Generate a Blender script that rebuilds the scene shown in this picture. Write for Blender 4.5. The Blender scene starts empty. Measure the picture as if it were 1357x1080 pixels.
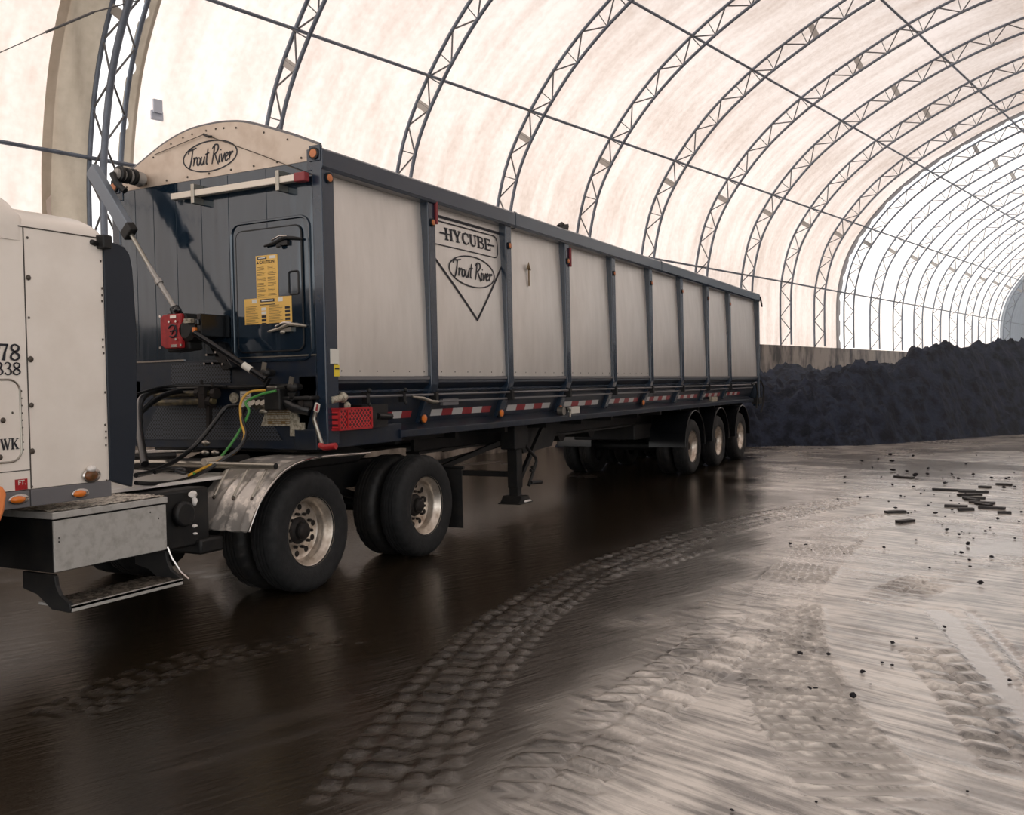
import bpy, math, random
import numpy as np
from mathutils import Vector, Matrix
random.seed(7)
PI = math.pi
sc = bpy.context.scene
col = sc.collection

# ------------------------------------------------------------------ camera
FPX = 1247.69
YAW, PIT, ROL = math.radians(27.64044541), math.radians(-1.26383524), math.radians(-1.21071326)
CAM = Vector((-6.5331, -5.2528, 1.7393))
_f = Vector((math.cos(YAW)*math.cos(PIT), math.sin(YAW)*math.cos(PIT), math.sin(PIT)))
_r = Vector((math.sin(YAW), -math.cos(YAW), 0))
_u = _r.cross(_f)
CR = _r*math.cos(ROL)+_u*math.sin(ROL)
CU = -_r*math.sin(ROL)+_u*math.cos(ROL)
CF = _f
cam = bpy.data.cameras.new('camera')
camo = bpy.data.objects.new('camera', cam)
col.objects.link(camo)
cam.sensor_width = 36
cam.lens = FPX/1357*36
cam.clip_end = 500
m = Matrix((CR, CU, -CF)).transposed().to_4x4()
m.translation = CAM
camo.matrix_world = m
sc.camera = camo

def at(u, v, ax, val):
    """the point on the plane (x, y or z = val) that was measured at a pixel of the photo"""
    d = CR*((u-678.5)/FPX) - CU*((v-540)/FPX) + CF
    return CAM + d*((val-CAM[ax])/d[ax])

# building frame: s along the hall, r to the left, from the camera's foot
BA = math.radians(-11.576)
BD = Vector((math.cos(BA), math.sin(BA), 0)); BL = Vector((-math.sin(BA), math.cos(BA), 0))
S0, SP = 11.607, 3.66
def B(s, r, z): return Vector((CAM.x, CAM.y, 0)) + BD*s + BL*r + Vector((0, 0, z))
def sk(k): return S0 + k*SP

# ------------------------------------------------------------------ mesh builder
class MB:
    def __init__(s): s.v = []; s.f = []
    def add(s, vs, fs):
        o = len(s.v); s.v += [tuple(p) for p in vs]; s.f += [tuple(i+o for i in q) for q in fs]; return s
    def hexa(s, p):
        return s.add(p, [(0,3,2,1),(4,5,6,7),(0,1,5,4),(1,2,6,5),(2,3,7,6),(3,0,4,7)])
    def box(s, x0, x1, y0, y1, z0, z1):
        return s.hexa([(x0,y0,z0),(x1,y0,z0),(x1,y1,z0),(x0,y1,z0),(x0,y0,z1),(x1,y0,z1),(x1,y1,z1),(x0,y1,z1)])
    def beam(s, a, b, w, h, up=(0,0,1)):
        a, b = Vector(a), Vector(b); t = (b-a).normalized(); up = Vector(up)
        n = t.cross(up)
        if n.length < 1e-4: n = t.cross(Vector((1,0,0)))
        n.normalize(); q = n.cross(t).normalized(); n = n*w/2; q = q*h/2
        return s.hexa([a-n-q, a+n-q, a+n+q, a-n+q, b-n-q, b+n-q, b+n+q, b-n+q])
    def tube(s, pts, r, n=8, cap=True, closed=False):
        pts = [Vector(p) for p in pts]
        if len(pts) < 2: return s
        N = len(pts); rr = r if isinstance(r, (list, tuple)) else [r]*N
        t0 = (pts[1]-pts[0]).normalized()
        a = Vector((0,0,1)) if abs(t0.z) < .9 else Vector((1,0,0))
        nrm = t0.cross(a).normalized(); vs = []
        for i in range(N):
            if closed: t = (pts[(i+1) % N]-pts[i-1]).normalized()
            else: t = (pts[min(i+1, N-1)]-pts[max(i-1, 0)]).normalized()
            nrm = (nrm - t*nrm.dot(t))
            if nrm.length < 1e-6: nrm = t.cross(Vector((.3,.5,.8)))
            nrm.normalize(); b = t.cross(nrm)
            for k in range(n):
                an = 2*PI*k/n
                vs.append(pts[i] + (nrm*math.cos(an)+b*math.sin(an))*rr[i])
        fs = []
        for i in range(N if closed else N-1):
            j = (i+1) % N
            for k in range(n):
                fs.append((i*n+k, i*n+(k+1) % n, j*n+(k+1) % n, j*n+k))
        if cap and not closed:
            fs.append(tuple(range(n))[::-1]); fs.append(tuple((N-1)*n+k for k in range(n)))
        return s.add(vs, fs)
    def prism(s, poly, ax, a0, a1):
        """poly: 2-D points in the two other axes (in axis order), swept along axis ax"""
        def P(p, a):
            q = list(p); q.insert(ax, a); return tuple(q)
        n = len(poly)
        vs = [P(p, a0) for p in poly]+[P(p, a1) for p in poly]
        fs = [tuple(range(n))[::-1], tuple(range(n, 2*n))]+[(i, (i+1) % n, n+(i+1) % n, n+i) for i in range(n)]
        return s.add(vs, fs)
    def lathe(s, prof, c=(0,0,0), ax=1, n=48, sgn=1, closed=False, f=None):
        c = Vector(c); vs = []; fs = []; M = len(prof)
        for k in range(n):
            an = 2*PI*k/n
            for j, (r, a) in enumerate(prof):
                if f: r = f(j, k, r)
                p = [r*math.cos(an), r*math.sin(an)]; p.insert(ax, a*sgn)
                vs.append(c+Vector(p))
        for k in range(n):
            k2 = (k+1) % n
            for j in range(M if closed else M-1):
                j2 = (j+1) % M
                fs.append((k*M+j, k*M+j2, k2*M+j2, k2*M+j))
        return s.add(vs, fs)
    def cyl(s, a, b, r, n=16): return s.tube([a, b], r, n)
    def ball(s, c, rx, ry, rz, nu=10, nv=7, jit=0):
        c = Vector(c); vs = []; fs = []
        for i in range(nv+1):
            th = PI*i/nv
            for k in range(nu):
                ph = 2*PI*k/nu; q = 1+random.uniform(-jit, jit)
                vs.append(c+Vector((rx*math.sin(th)*math.cos(ph)*q, ry*math.sin(th)*math.sin(ph)*q, rz*math.cos(th)*q)))
        for i in range(nv):
            for k in range(nu): fs.append((i*nu+k, (i+1)*nu+k, (i+1)*nu+(k+1) % nu, i*nu+(k+1) % nu))
        return s.add(vs, fs)
    def grid(s, fn, us, vs_):
        vs = [fn(u, v) for u in us for v in vs_]; n = len(vs_)
        return s.add(vs, [(i*n+j, (i+1)*n+j, (i+1)*n+j+1, i*n+j+1) for i in range(len(us)-1) for j in range(n-1)])
    def stroke(s, pts, w, O, U, V, N, th=.004, closed=False):
        """a ribbon of width w along 2-D pts, lying on the plane O + U*x + V*y, standing th proud along N"""
        n = len(pts); L = []
        for i in range(n):
            a = pts[i-1] if (i > 0 or closed) else pts[i]; b = pts[(i+1) % n] if (i < n-1 or closed) else pts[i]
            dx, dy = b[0]-a[0], b[1]-a[1]; l = math.hypot(dx, dy) or 1
            nx, ny = -dy/l, dx/l; ww = w[i] if isinstance(w, (list, tuple)) else w
            for q in (1, -1):
                x, y = pts[i][0]+q*nx*ww/2, pts[i][1]+q*ny*ww/2
                p = O+U*x+V*y
                L.append(p); L.append(p+N*th)
        fs = []
        for i in range(n if closed else n-1):
            a = i*4; b = ((i+1) % n)*4
            fs += [(a+1, b+1, b+3, a+3), (a, b, b+1, a+1), (a+2, a+3, b+3, b+2)]
        if not closed: fs += [(0,1,3,2), (4*n-4, 4*n-2, 4*n-1, 4*n-3)]
        return s.add(L, fs)

OFF = {}
def tag(o, label=None, cat=None, group=None, kind=None):
    if label: o['label'] = label
    if cat: o['category'] = cat
    if group: o['group'] = group
    if kind: o['kind'] = kind
    return o
def thing(name, label, cat, loc=(0,0,0), group=None):
    o = bpy.data.objects.new(name, None); col.objects.link(o); o.location = loc; o.empty_display_size = .2
    OFF[o.name] = Vector(loc)
    return tag(o, label, cat, group)
def obj(name, mb, mt, parent=None, smooth=35, bevel=0, local=None, label=None, seg=2):
    me = bpy.data.meshes.new(name)
    vs = mb.v
    if parent is not None and local is None: off = OFF[parent.name]
    elif local is not None: off = Vector((0,0,0))
    else:
        xs = [p[0] for p in vs]; ys = [p[1] for p in vs]
        off = Vector(((min(xs)+max(xs))/2, (min(ys)+max(ys))/2, min(p[2] for p in vs)))
    me.from_pydata([(p[0]-off.x, p[1]-off.y, p[2]-off.z) for p in vs], [], mb.f)
    for mm in (mt if isinstance(mt, list) else [mt]): me.materials.append(mm)
    if smooth:
        me.shade_smooth(); me.set_sharp_from_angle(angle=math.radians(smooth))
    me.update()
    o = bpy.data.objects.new(name, me); col.objects.link(o)
    if parent is not None:
        o.parent = parent; OFF[o.name] = OFF[parent.name] if local is None else Vector((0,0,0))
        if local is not None: o.location = local
    else:
        o.location = off; OFF[o.name] = off
    if bevel:
        b = o.modifiers.new('bevel', 'BEVEL'); b.width = bevel; b.segments = seg; b.limit_method = 'ANGLE'; b.angle_limit = math.radians(40)
    if label: o['label'] = label
    return o
def struct(name, mb, mt, smooth=35):
    o = obj(name, mb, mt, None, smooth); o['kind'] = 'structure'; return o
def fontmesh(body, O, U, V, N, h=None, w=None, th=.002, bold=0.0):
    cu = bpy.data.curves.new('txt', 'FONT'); cu.body = body; cu.size = 1; cu.offset = bold; cu.resolution_u = 2
    t = bpy.data.objects.new('txt', cu); col.objects.link(t)
    bpy.context.view_layer.update()
    dg = bpy.context.evaluated_depsgraph_get()
    me = bpy.data.meshes.new_from_object(t.evaluated_get(dg))
    vs = [v.co.copy() for v in me.vertices]; fs = [tuple(p.vertices) for p in me.polygons]
    bpy.data.objects.remove(t); bpy.data.curves.remove(cu); bpy.data.meshes.remove(me)
    x0 = min(v.x for v in vs); x1 = max(v.x for v in vs); y0 = min(v.y for v in vs); y1 = max(v.y for v in vs)
    sx = w/(x1-x0); sy = h/(y1-y0)
    mb = MB(); mb.add([O+U*((v.x-x0)*sx)+V*((v.y-y0)*sy)+N*th for v in vs], fs)
    return mb

# ------------------------------------------------------------------ materials
def C(r, g, b):
    f = lambda c: (c/12.92 if c <= .04045 else ((c+.055)/1.055)**2.4)
    return (f(r/255), f(g/255), f(b/255), 1)
def mat(name, c, rough=.5, metal=0, spec=.5, var=None, vs=6, vstretch=(1,1,1), vlo=.4, vhi=.65, bump=0, bs=40, bstretch=(1,1,1), coat=0, rvar=0):
    M = bpy.data.materials.new(name); M.use_nodes = True
    nt = M.node_tree; b = nt.nodes['Principled BSDF']
    b.inputs['Base Color'].default_value = c; b.inputs['Roughness'].default_value = rough
    b.inputs['Metallic'].default_value = metal; b.inputs['Specular IOR Level'].default_value = spec
    b.inputs['Coat Weight'].default_value = coat; b.inputs['Coat Roughness'].default_value = .05
    L = nt.links
    def noise(scale, st, det=5):
        tc = nt.nodes.new('ShaderNodeTexCoord'); mp = nt.nodes.new('ShaderNodeMapping'); mp.inputs['Scale'].default_value = st
        nz = nt.nodes.new('ShaderNodeTexNoise'); nz.inputs['Scale'].default_value = scale; nz.inputs['Detail'].default_value = det
        nz.inputs['Roughness'].default_value = .6
        L.new(tc.outputs['Object'], mp.inputs['Vector']); L.new(mp.outputs['Vector'], nz.inputs['Vector']); return nz
    if var:
        nz = noise(vs, vstretch); rp = nt.nodes.new('ShaderNodeValToRGB')
        rp.color_ramp.elements[0].position = vlo; rp.color_ramp.elements[1].position = vhi
        rp.color_ramp.elements[0].color = c; rp.color_ramp.elements[1].color = var
        L.new(nz.outputs['Fac'], rp.inputs['Fac']); L.new(rp.outputs['Color'], b.inputs['Base Color'])
        if rvar:
            mr = nt.nodes.new('ShaderNodeMapRange'); mr.inputs['From Min'].default_value = vlo; mr.inputs['From Max'].default_value = vhi
            mr.inputs['To Min'].default_value = rough; mr.inputs['To Max'].default_value = rough+rvar
            L.new(nz.outputs['Fac'], mr.inputs['Value']); L.new(mr.outputs['Result'], b.inputs['Roughness'])
    if bump:
        nz = noise(bs, bstretch); bp = nt.nodes.new('ShaderNodeBump'); bp.inputs['Strength'].default_value = bump; bp.inputs['Distance'].default_value = .02
        L.new(nz.outputs['Fac'], bp.inputs['Height']); L.new(bp.outputs['Normal'], b.inputs['Normal'])
        if coat: L.new(bp.outputs['Normal'], b.inputs['Coat Normal'])
    return M

def fabric_mat(name, c1, c2, trans, stretch=(1,1,1)):
    M = bpy.data.materials.new(name); M.use_nodes = True; nt = M.node_tree; L = nt.links
    nt.nodes.remove(nt.nodes['Principled BSDF'])
    out = nt.nodes['Material Output']
    tc = nt.nodes.new('ShaderNodeTexCoord')
    def nz(scale, st, lo, hi, det=6):
        mp = nt.nodes.new('ShaderNodeMapping'); mp.inputs['Scale'].default_value = st
        mp.inputs['Rotation'].default_value = (0, 0, -BA)
        n = nt.nodes.new('ShaderNodeTexNoise'); n.inputs['Scale'].default_value = scale; n.inputs['Detail'].default_value = det
        r = nt.nodes.new('ShaderNodeMapRange'); r.inputs['From Min'].default_value = lo; r.inputs['From Max'].default_value = hi
        L.new(tc.outputs['Object'], mp.inputs['Vector']); L.new(mp.outputs['Vector'], n.inputs['Vector']); L.new(n.outputs['Fac'], r.inputs['Value']); return r
    a = nz(1.0, (2.5, .35, .35), .35, .7); b = nz(7, (1, 1, 1), .35, .75); d = nz(.25, (1, 1, 1), .35, .7)
    m1 = nt.nodes.new('ShaderNodeMath'); m1.operation = 'ADD'
    m2 = nt.nodes.new('ShaderNodeMath'); m2.operation = 'MULTIPLY_ADD'; m2.inputs[1].default_value = .6
    L.new(a.outputs[0], m1.inputs[0]); L.new(d.outputs[0], m1.inputs[1])
    L.new(b.outputs[0], m2.inputs[0]); L.new(m1.outputs[0], m2.inputs[2])
    rp = nt.nodes.new('ShaderNodeValToRGB'); rp.color_ramp.elements[0].position = .2; rp.color_ramp.elements[1].position = 1.0
    m3 = nt.nodes.new('ShaderNodeMath'); m3.operation = 'MULTIPLY'; m3.inputs[1].default_value = .42
    L.new(m2.outputs[0], m3.inputs[0]); L.new(m3.outputs[0], rp.inputs['Fac'])
    rp.color_ramp.elements[0].color = c1; rp.color_ramp.elements[1].color = c2
    df = nt.nodes.new('ShaderNodeBsdfDiffuse'); tr = nt.nodes.new('ShaderNodeBsdfTranslucent'); mx = nt.nodes.new('ShaderNodeMixShader')
    L.new(rp.outputs['Color'], df.inputs['Color']); L.new(rp.outputs['Color'], tr.inputs['Color'])
    mx.inputs['Fac'].default_value = trans
    L.new(df.outputs[0], mx.inputs[1]); L.new(tr.outputs[0], mx.inputs[2]); L.new(mx.outputs[0], out.inputs['Surface'])
    return M

M = {}
M['fabric'] = fabric_mat('beige_fabric', C(246,235,229), C(205,187,175), .47)
M['fabric_pale'] = fabric_mat('pale_fabric', C(254,249,246), C(247,239,233), .68)
M['fabric_flap'] = fabric_mat('tan_flap_fabric', C(196,184,168), C(158,146,130), .22)
M['fabric_grey'] = fabric_mat('grey_hem_fabric', C(165,162,162), C(140,137,138), .2)
M['fabric_dark'] = fabric_mat('grey_fabric', C(170,178,188), C(150,158,168), .15)
M['steel'] = mat('galvanised_steel', C(122,130,142), .5, .3, var=C(100,106,118), vs=3)
M['steel_lace'] = mat('steel_rod', C(108,106,106), .55, .4)
M['plate'] = mat('galvanised_plate', C(170,165,160), .5, .4)
M['concrete'] = mat('stained_concrete', C(168,156,144), .85, var=C(66,58,52), vs=1.3, vstretch=(1,1,.45), vlo=.42, vhi=.62, bump=.4, bs=9)
M['navy'] = mat('navy_gloss_paint', C(20,34,47), .09, 0, 1.0, var=C(26,40,53), vs=2.5, vstretch=(1,3,.5), bump=.30, bs=1.5, bstretch=(1,2.2,.45), coat=.5, rvar=.06)
M['navy'].node_tree.nodes['Principled BSDF'].inputs['Specular Tint'].default_value = (.78, .90, 1, 1)
M['navy'].node_tree.nodes['Noise Texture.001'].inputs['Detail'].default_value = 2
M['navy_side'] = mat('navy_frame_paint', C(30,45,62), .26, 0, .7, var=C(27,41,57), vs=4, bump=.015, bs=9, coat=.25)
M['navy_low'] = mat('dirty_navy_paint', C(20,32,48), .38, 0, .4, var=C(36,40,46), vs=5, bump=.08, bs=18)
M['alu'] = mat('brushed_aluminium_sheet', C(236,231,225), .38, .6, var=C(222,217,210), vs=4, vstretch=(1.5,1,.4), vlo=.3, vhi=.75, bump=.03, bs=3)
M['dome'] = mat('pale_aluminium_cap', C(212,196,180), .5, .35, var=C(192,172,154), vs=4, vlo=.4, vhi=.7)
M['bar'] = mat('pale_aluminium_bar', C(215,205,192), .4, .5)
M['black'] = mat('black_steel', C(14,15,17), .55, var=C(30,28,26), vs=8)
M['blackgl'] = mat('black_gloss', C(16,17,20), .25)
M['rubber'] = mat('tyre_rubber', C(18,19,20), .75, var=C(32,32,33), vs=14, bump=.15, bs=60)
M['mudrub'] = mat('muddy_tyre_rubber', C(20,20,21), .6, var=C(36,33,30), vs=9, bump=.2, bs=50)
M['hose'] = mat('black_rubber_hose', C(18,19,21), .35, 0, .6)
M['rim'] = mat('dirty_aluminium_rim', C(220,211,200), .3, .85, var=C(172,156,140), vs=9, vlo=.42, vhi=.7, rvar=.2)
M['hub'] = mat('rusty_dark_hub', C(22,19,18), .7, .1, var=C(38,30,26), vs=20)
M['white'] = mat('white_truck_paint', C(240,231,221), .35, 0, .5, var=C(232,222,211), vs=2.5, coat=.2)
M['skirt'] = mat('grey_primer_skirt', C(108,106,108), .5)
M['seam'] = mat('dark_seam', C(70,64,58), .7)
M['rivet'] = mat('dull_rivet', C(86,78,70), .5, .5)
M['amber'] = mat('amber_lens', C(226,120,30), .2, 0, .6, coat=.5)
M['amber_dull'] = mat('dull_amber_lens', C(200,120,70), .3, 0, .5)
M['brownlens'] = mat('brown_dirty_lens', C(120,74,42), .35, var=C(84,60,30), vs=30)
M['chrome'] = mat('chrome', C(205,200,195), .15, 1)
M['zinc'] = mat('zinc_metal', C(165,160,150), .35, .9)
M['red'] = mat('red_paint', C(176,36,40), .4, 0, .5, var=C(150,26,32), vs=20)
M['darkred'] = mat('dark_red_paint', C(140,52,56), .5)
M['redtape'] = mat('red_reflector', C(150,38,46), .35)
M['whitetape'] = mat('silver_reflector', C(196,194,192), .35)
M['yellow'] = mat('yellow_sticker', C(232,186,96), .45)
M['yellow2'] = mat('bright_yellow_sticker', C(236,208,60), .45)
M['ink'] = mat('black_ink', C(34,34,42), .6)
M['ink2'] = mat('faded_ink', C(120,96,58), .6)
M['paper'] = mat('white_label', C(222,218,208), .5)
M['dirtylabel'] = mat('dirty_label', C(186,178,160), .6, var=C(120,112,96), vs=40)
M['snow'] = mat('dirty_snow', C(240,234,228), .7, bump=.4, bs=60)
M['toolbox'] = mat('grey_aluminium_box', C(188,185,180), .5, .25, var=C(165,161,155), vs=14, vlo=.45, vhi=.7, bump=.05, bs=40)
M['tread'] = mat('tread_plate', C(228,219,206), .55, .1, var=C(150,140,128), vs=22, vlo=.45, vhi=.6, bump=.8, bs=70)
M['fender'] = mat('wet_grey_fender', C(186,180,174), .28, .55, var=C(232,224,215), vs=9, vlo=.5, vhi=.58, rvar=.2, bump=.12, bs=18)
M['deck'] = mat('wet_alu_deck', C(236,231,225), .3, .2, bump=.15, bs=30)
M['green'] = mat('green_hose', C(70,142,66), .4)
M['yhose'] = mat('yellow_hose', C(206,158,58), .4)
M['orange'] = mat('orange_object', C(240,140,80), .8)
M['compost'] = mat('dark_compost', C(44,51,68), .9, 0, .25, var=C(21,25,36), vs=3.0, vlo=.42, vhi=.6, bump=1.0, bs=6)  # blue of the hanging haze mixed into the dark compost colour
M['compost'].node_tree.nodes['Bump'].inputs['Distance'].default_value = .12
M['clod'] = mat('dark_clod', C(38,36,40), .85, 0, .2, bump=.5, bs=60)
M['tan'] = mat('tan_clod', C(120,98,76), .9, bump=.6, bs=50)
M['plank'] = mat('wet_dark_wood', C(48,44,44), .6, var=C(30,28,30), vs=20)
M['tarp'] = mat('grey_tarp', C(120,124,130), .6, var=C(80,84,92), vs=20)
def grille_mat():
    Mg = mat('black_wire_mesh', C(16,20,26), .5)
    nt = Mg.node_tree; b = nt.nodes['Principled BSDF']; L = nt.links
    tc = nt.nodes.new('ShaderNodeTexCoord'); mxs = []
    for a in (.785, -.785):
        mp = nt.nodes.new('ShaderNodeMapping'); mp.inputs['Rotation'].default_value = (a, 0, 0)
        w = nt.nodes.new('ShaderNodeTexWave'); w.bands_direction = 'Y'; w.inputs['Scale'].default_value = 12
        L.new(tc.outputs['Object'], mp.inputs[0]); L.new(mp.outputs[0], w.inputs[0]); mxs.append(w)
    mm = nt.nodes.new('ShaderNodeMath'); mm.operation = 'MAXIMUM'
    L.new(mxs[0].outputs['Fac'], mm.inputs[0]); L.new(mxs[1].outputs['Fac'], mm.inputs[1])
    rp = nt.nodes.new('ShaderNodeValToRGB'); rp.color_ramp.elements[0].position = .75; rp.color_ramp.elements[1].position = .9
    rp.color_ramp.elements[0].color = C(6,8,10); rp.color_ramp.elements[1].color = C(66,72,82)
    L.new(mm.outputs[0], rp.inputs[0]); L.new(rp.outputs[0], b.inputs['Base Color'])
    return Mg
M['grille'] = grille_mat()
def redmesh_mat():
    Mg = M['grille'].copy(); Mg.name = 'red_expanded_mesh'
    for n in Mg.node_tree.nodes:
        if n.type == 'VALTORGB':
            n.color_ramp.elements[0].color = C(70,14,16); n.color_ramp.elements[1].color = C(205,48,52)
            n.color_ramp.elements[0].position = .80; n.color_ramp.elements[1].position = .9
        if n.type == 'MAPPING': n.inputs['Rotation'].default_value = (0, .785 if n.inputs['Rotation'].default_value[0] > 0 else -.785, 0)
        if n.type == 'TEX_WAVE': n.bands_direction = 'X'; n.inputs['Scale'].default_value = 9
    return Mg
M['redmesh'] = redmesh_mat()

# ------------------------------------------------------------------ noise helpers
def vnoise(x, y, seed=0):
    xi = np.floor(x).astype(np.int64); yi = np.floor(y).astype(np.int64); fx = x-xi; fy = y-yi
    def h(a, b):
        n = (a*374761393 + b*668265263 + seed*974634777) & 0x7fffffff
        n = ((n ^ (n >> 13))*1274126177) & 0x7fffffff
        return ((n ^ (n >> 16)) & 0xffff)/65535.0
    sx = fx*fx*(3-2*fx); sy = fy*fy*(3-2*fy)
    return (h(xi, yi)*(1-sx)+h(xi+1, yi)*sx)*(1-sy)+(h(xi, yi+1)*(1-sx)+h(xi+1, yi+1)*sx)*sy
def fbm(x, y, o=4, seed=0):
    t = np.zeros_like(x); a = .5
    for i in range(o): t += a*vnoise(x*2**i, y*2**i, seed+i); a *= .5
    return t
def sstep(a, b, x):
    t = np.clip((x-a)/(b-a), 0, 1); return t*t*(3-2*t)
def grid_mesh(name, X, Y, Z, mt, attrs={}):
    n, k = X.shape
    me = bpy.data.meshes.new(name)
    me.vertices.add(n*k); co = np.stack([X, Y, Z], -1).reshape(-1).astype(np.float32); me.vertices.foreach_set('co', co)
    i = np.arange(n-1)[:, None]*k+np.arange(k-1)[None]
    q = np.stack([i, i+1, i+k+1, i+k], -1).reshape(-1, 4)
    me.loops.add(q.size); me.loops.foreach_set('vertex_index', q.ravel().astype(np.int32))
    me.polygons.add(len(q)); me.polygons.foreach_set('loop_start', (np.arange(len(q))*4).astype(np.int32))
    me.polygons.foreach_set('use_smooth', np.ones(len(q), bool))
    for a, val in attrs.items():
        at_ = me.attributes.new(a, 'FLOAT', 'POINT'); at_.data.foreach_set('value', val.ravel().astype(np.float32))
    me.update(calc_edges=True); me.materials.append(mt)
    o = bpy.data.objects.new(name, me); col.objects.link(o); return o

# ------------------------------------------------------------------ floor
F2 = np.array([math.cos(YAW), math.sin(YAW)]); R2 = np.array([math.sin(YAW), -math.cos(YAW)])
rows = [-26, -18, -12, -8, -5, -3, -1, .5, 1.2]; d = 1.6
while d < 34: rows.append(d); d *= 1.0042
rows += list(np.arange(35, 125, 3.))
cols = list(np.arange(-40, -11, 3.))+list(np.arange(-10, 12.5, .026))+list(np.arange(14, 60, 3.))
rows = np.array(rows); cols = np.array(cols)
X = CAM.x+rows[:, None]*F2[0]+cols[None]*R2[0]; Y = CAM.y+rows[:, None]*F2[1]+cols[None]*R2[1]
Hh = (fbm(X*.5, Y*.5, 3, 1)-.45)*.030 + (fbm(X*2.2, Y*2.2, 3, 5)-.45)*.012
near = (rows[:, None] > 1.4) & (rows[:, None] < 34) & (cols[None] > -10.2) & (cols[None] < 12.6)
# dry-ness: the mud right of this line stands clear of the water
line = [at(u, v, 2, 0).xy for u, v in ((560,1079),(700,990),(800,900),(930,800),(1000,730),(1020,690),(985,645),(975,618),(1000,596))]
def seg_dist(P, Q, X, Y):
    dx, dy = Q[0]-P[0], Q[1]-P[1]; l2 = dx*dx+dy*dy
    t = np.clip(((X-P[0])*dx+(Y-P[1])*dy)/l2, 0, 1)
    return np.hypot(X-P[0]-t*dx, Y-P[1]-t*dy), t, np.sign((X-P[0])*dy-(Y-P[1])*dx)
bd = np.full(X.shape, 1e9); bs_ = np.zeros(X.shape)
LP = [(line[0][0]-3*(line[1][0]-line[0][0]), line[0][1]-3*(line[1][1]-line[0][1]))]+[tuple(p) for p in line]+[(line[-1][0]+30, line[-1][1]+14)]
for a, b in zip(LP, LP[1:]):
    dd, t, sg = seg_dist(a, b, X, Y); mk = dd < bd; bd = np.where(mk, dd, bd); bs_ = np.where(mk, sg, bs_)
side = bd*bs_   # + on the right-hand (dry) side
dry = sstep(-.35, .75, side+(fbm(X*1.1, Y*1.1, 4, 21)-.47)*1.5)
# scraped streaks
st_ang = math.radians(-20)
def streak(ang, k1, k2, seed):
    a = X*math.cos(ang)+Y*math.sin(ang); b = -X*math.sin(ang)+Y*math.cos(ang)
    return fbm(a*k1, b*k2, 4, seed)
s1 = streak(math.radians(-112), .55, 9., 31); s2 = streak(math.radians(-22), .5, 8., 41)
Hh = Hh + ((s1-.47)*.016+(streak(math.radians(-112), .9, 22., 61)-.47)*.006)*dry + (s2-.47)*.010*(1-dry)
# tyre tracks
def track(pxs, width, pitch, amp, lean, kind=0):
    global Hh
    P = [at(u, v, 2, 0).xy for u, v in pxs]
    # resample smoothly (catmull-rom)
    Q = []
    for i in range(len(P)-1):
        p0 = P[max(i-1, 0)]; p1 = P[i]; p2 = P[i+1]; p3 = P[min(i+2, len(P)-1)]
        for t in np.linspace(0, 1, 10, endpoint=False):
            Q.append(.5*((2*p1)+(p2-p0)*t+(2*p0-5*p1+4*p2-p3)*t*t+(3*p1-p0-3*p2+p3)*t**3))
    Q.append(P[-1])
    bd = np.full(X.shape, 1e9); al = np.zeros(X.shape); ac = np.zeros(X.shape); acc = 0
    for a, b in zip(Q, Q[1:]):
        x0, x1 = min(a[0], b[0])-width, max(a[0], b[0])+width; y0, y1 = min(a[1], b[1])-width, max(a[1], b[1])+width
        idx = np.nonzero((X > x0) & (X < x1) & (Y > y0) & (Y < y1) & near)
        l = (b-a).length
        if len(idx[0]):
            dd, t, sg = seg_dist(a, b, X[idx], Y[idx])
            mk = dd < bd[idx]; i2 = (idx[0][mk], idx[1][mk])
            bd[i2] = dd[mk]; al[i2] = acc+t[mk]*l; ac[i2] = dd[mk]*sg[mk]
        acc += l
    w = width/2; q = ac/w
    inside = sstep(1.0, .93, np.abs(q))
    wob = (fbm(X*5, Y*5, 3, 77)-.47)*1.25
    u = al/pitch + wob*.35
    lob = np.zeros(X.shape)
    if kind == 0:     # loader tyre: long lugs on the left, two short rows on the right
        def lug(q0, q1, ph, ln):
            qc = (q-(q0+q1)/2)/((q1-q0)/2)+wob*.5
            uu = ((u+ph+ln*q) % 1.0)*2-1
            return sstep(1.0, .6, np.abs(qc))*sstep(.92, .5, np.abs(uu))
        lob = np.maximum.reduce([lug(-.98, -.62, .3, lean), lug(-.62, .18, 0, lean), lug(.2, .58, .45, lean*.4), lug(.6, .98, .1, lean*.4)])
    elif kind == 1:   # chevron bars
        uu = ((u+lean*np.abs(q)) % 1.0)*2-1
        lob = sstep(.85, .45, np.abs(uu))*sstep(.02, .10, np.abs(q))*sstep(1.0, .9, np.abs(q))
    elif kind == 2:   # straight cross bars with thin raised walls
        uu = ((u+lean*q) % 1.0)*2-1
        lob = 1-sstep(.85, .45, np.abs(uu)-.0)*sstep(1, .8, np.abs(q))
        lob = lob*.8
    elif kind == 3:   # smooth groove
        lob = -sstep(1., .5, np.abs(q))
    wear = (.25+.75*sstep(.30, .52, fbm(X*1.4+3, Y*1.4, 3, 91))) if kind in (1, 2) else sstep(.26, .42, fbm(X*1.8, Y*1.8, 3, 93))*.25+.75
    lob = lob*(.85+.3*vnoise(X*9, Y*9, 95))
    inside = inside*wear
    fade = sstep(0, .5, al)*sstep(0, .5, acc-al)
    Hh = np.where(bd < 1e8, Hh*(1-.5*inside*fade)+inside*fade*(lob*amp-amp*.45), Hh)
track([(470,1100),(562,965),(632,875),(707,805),(820,745),(1000,690),(1130,662)], .62, .165, .034, .35, 0)
track([(640,880),(740,800),(860,752),(1010,708),(1180,680)], .24, .16, .042, .5, 1)
track([(1140,690),(1060,760),(1035,830),(1060,920),(1120,1010),(1200,1090)], .62, .115, .042, .25, 2)
track([(1357,735),(1230,770),(1150,810)], .5, .13, .03, .4, 1)
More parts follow.
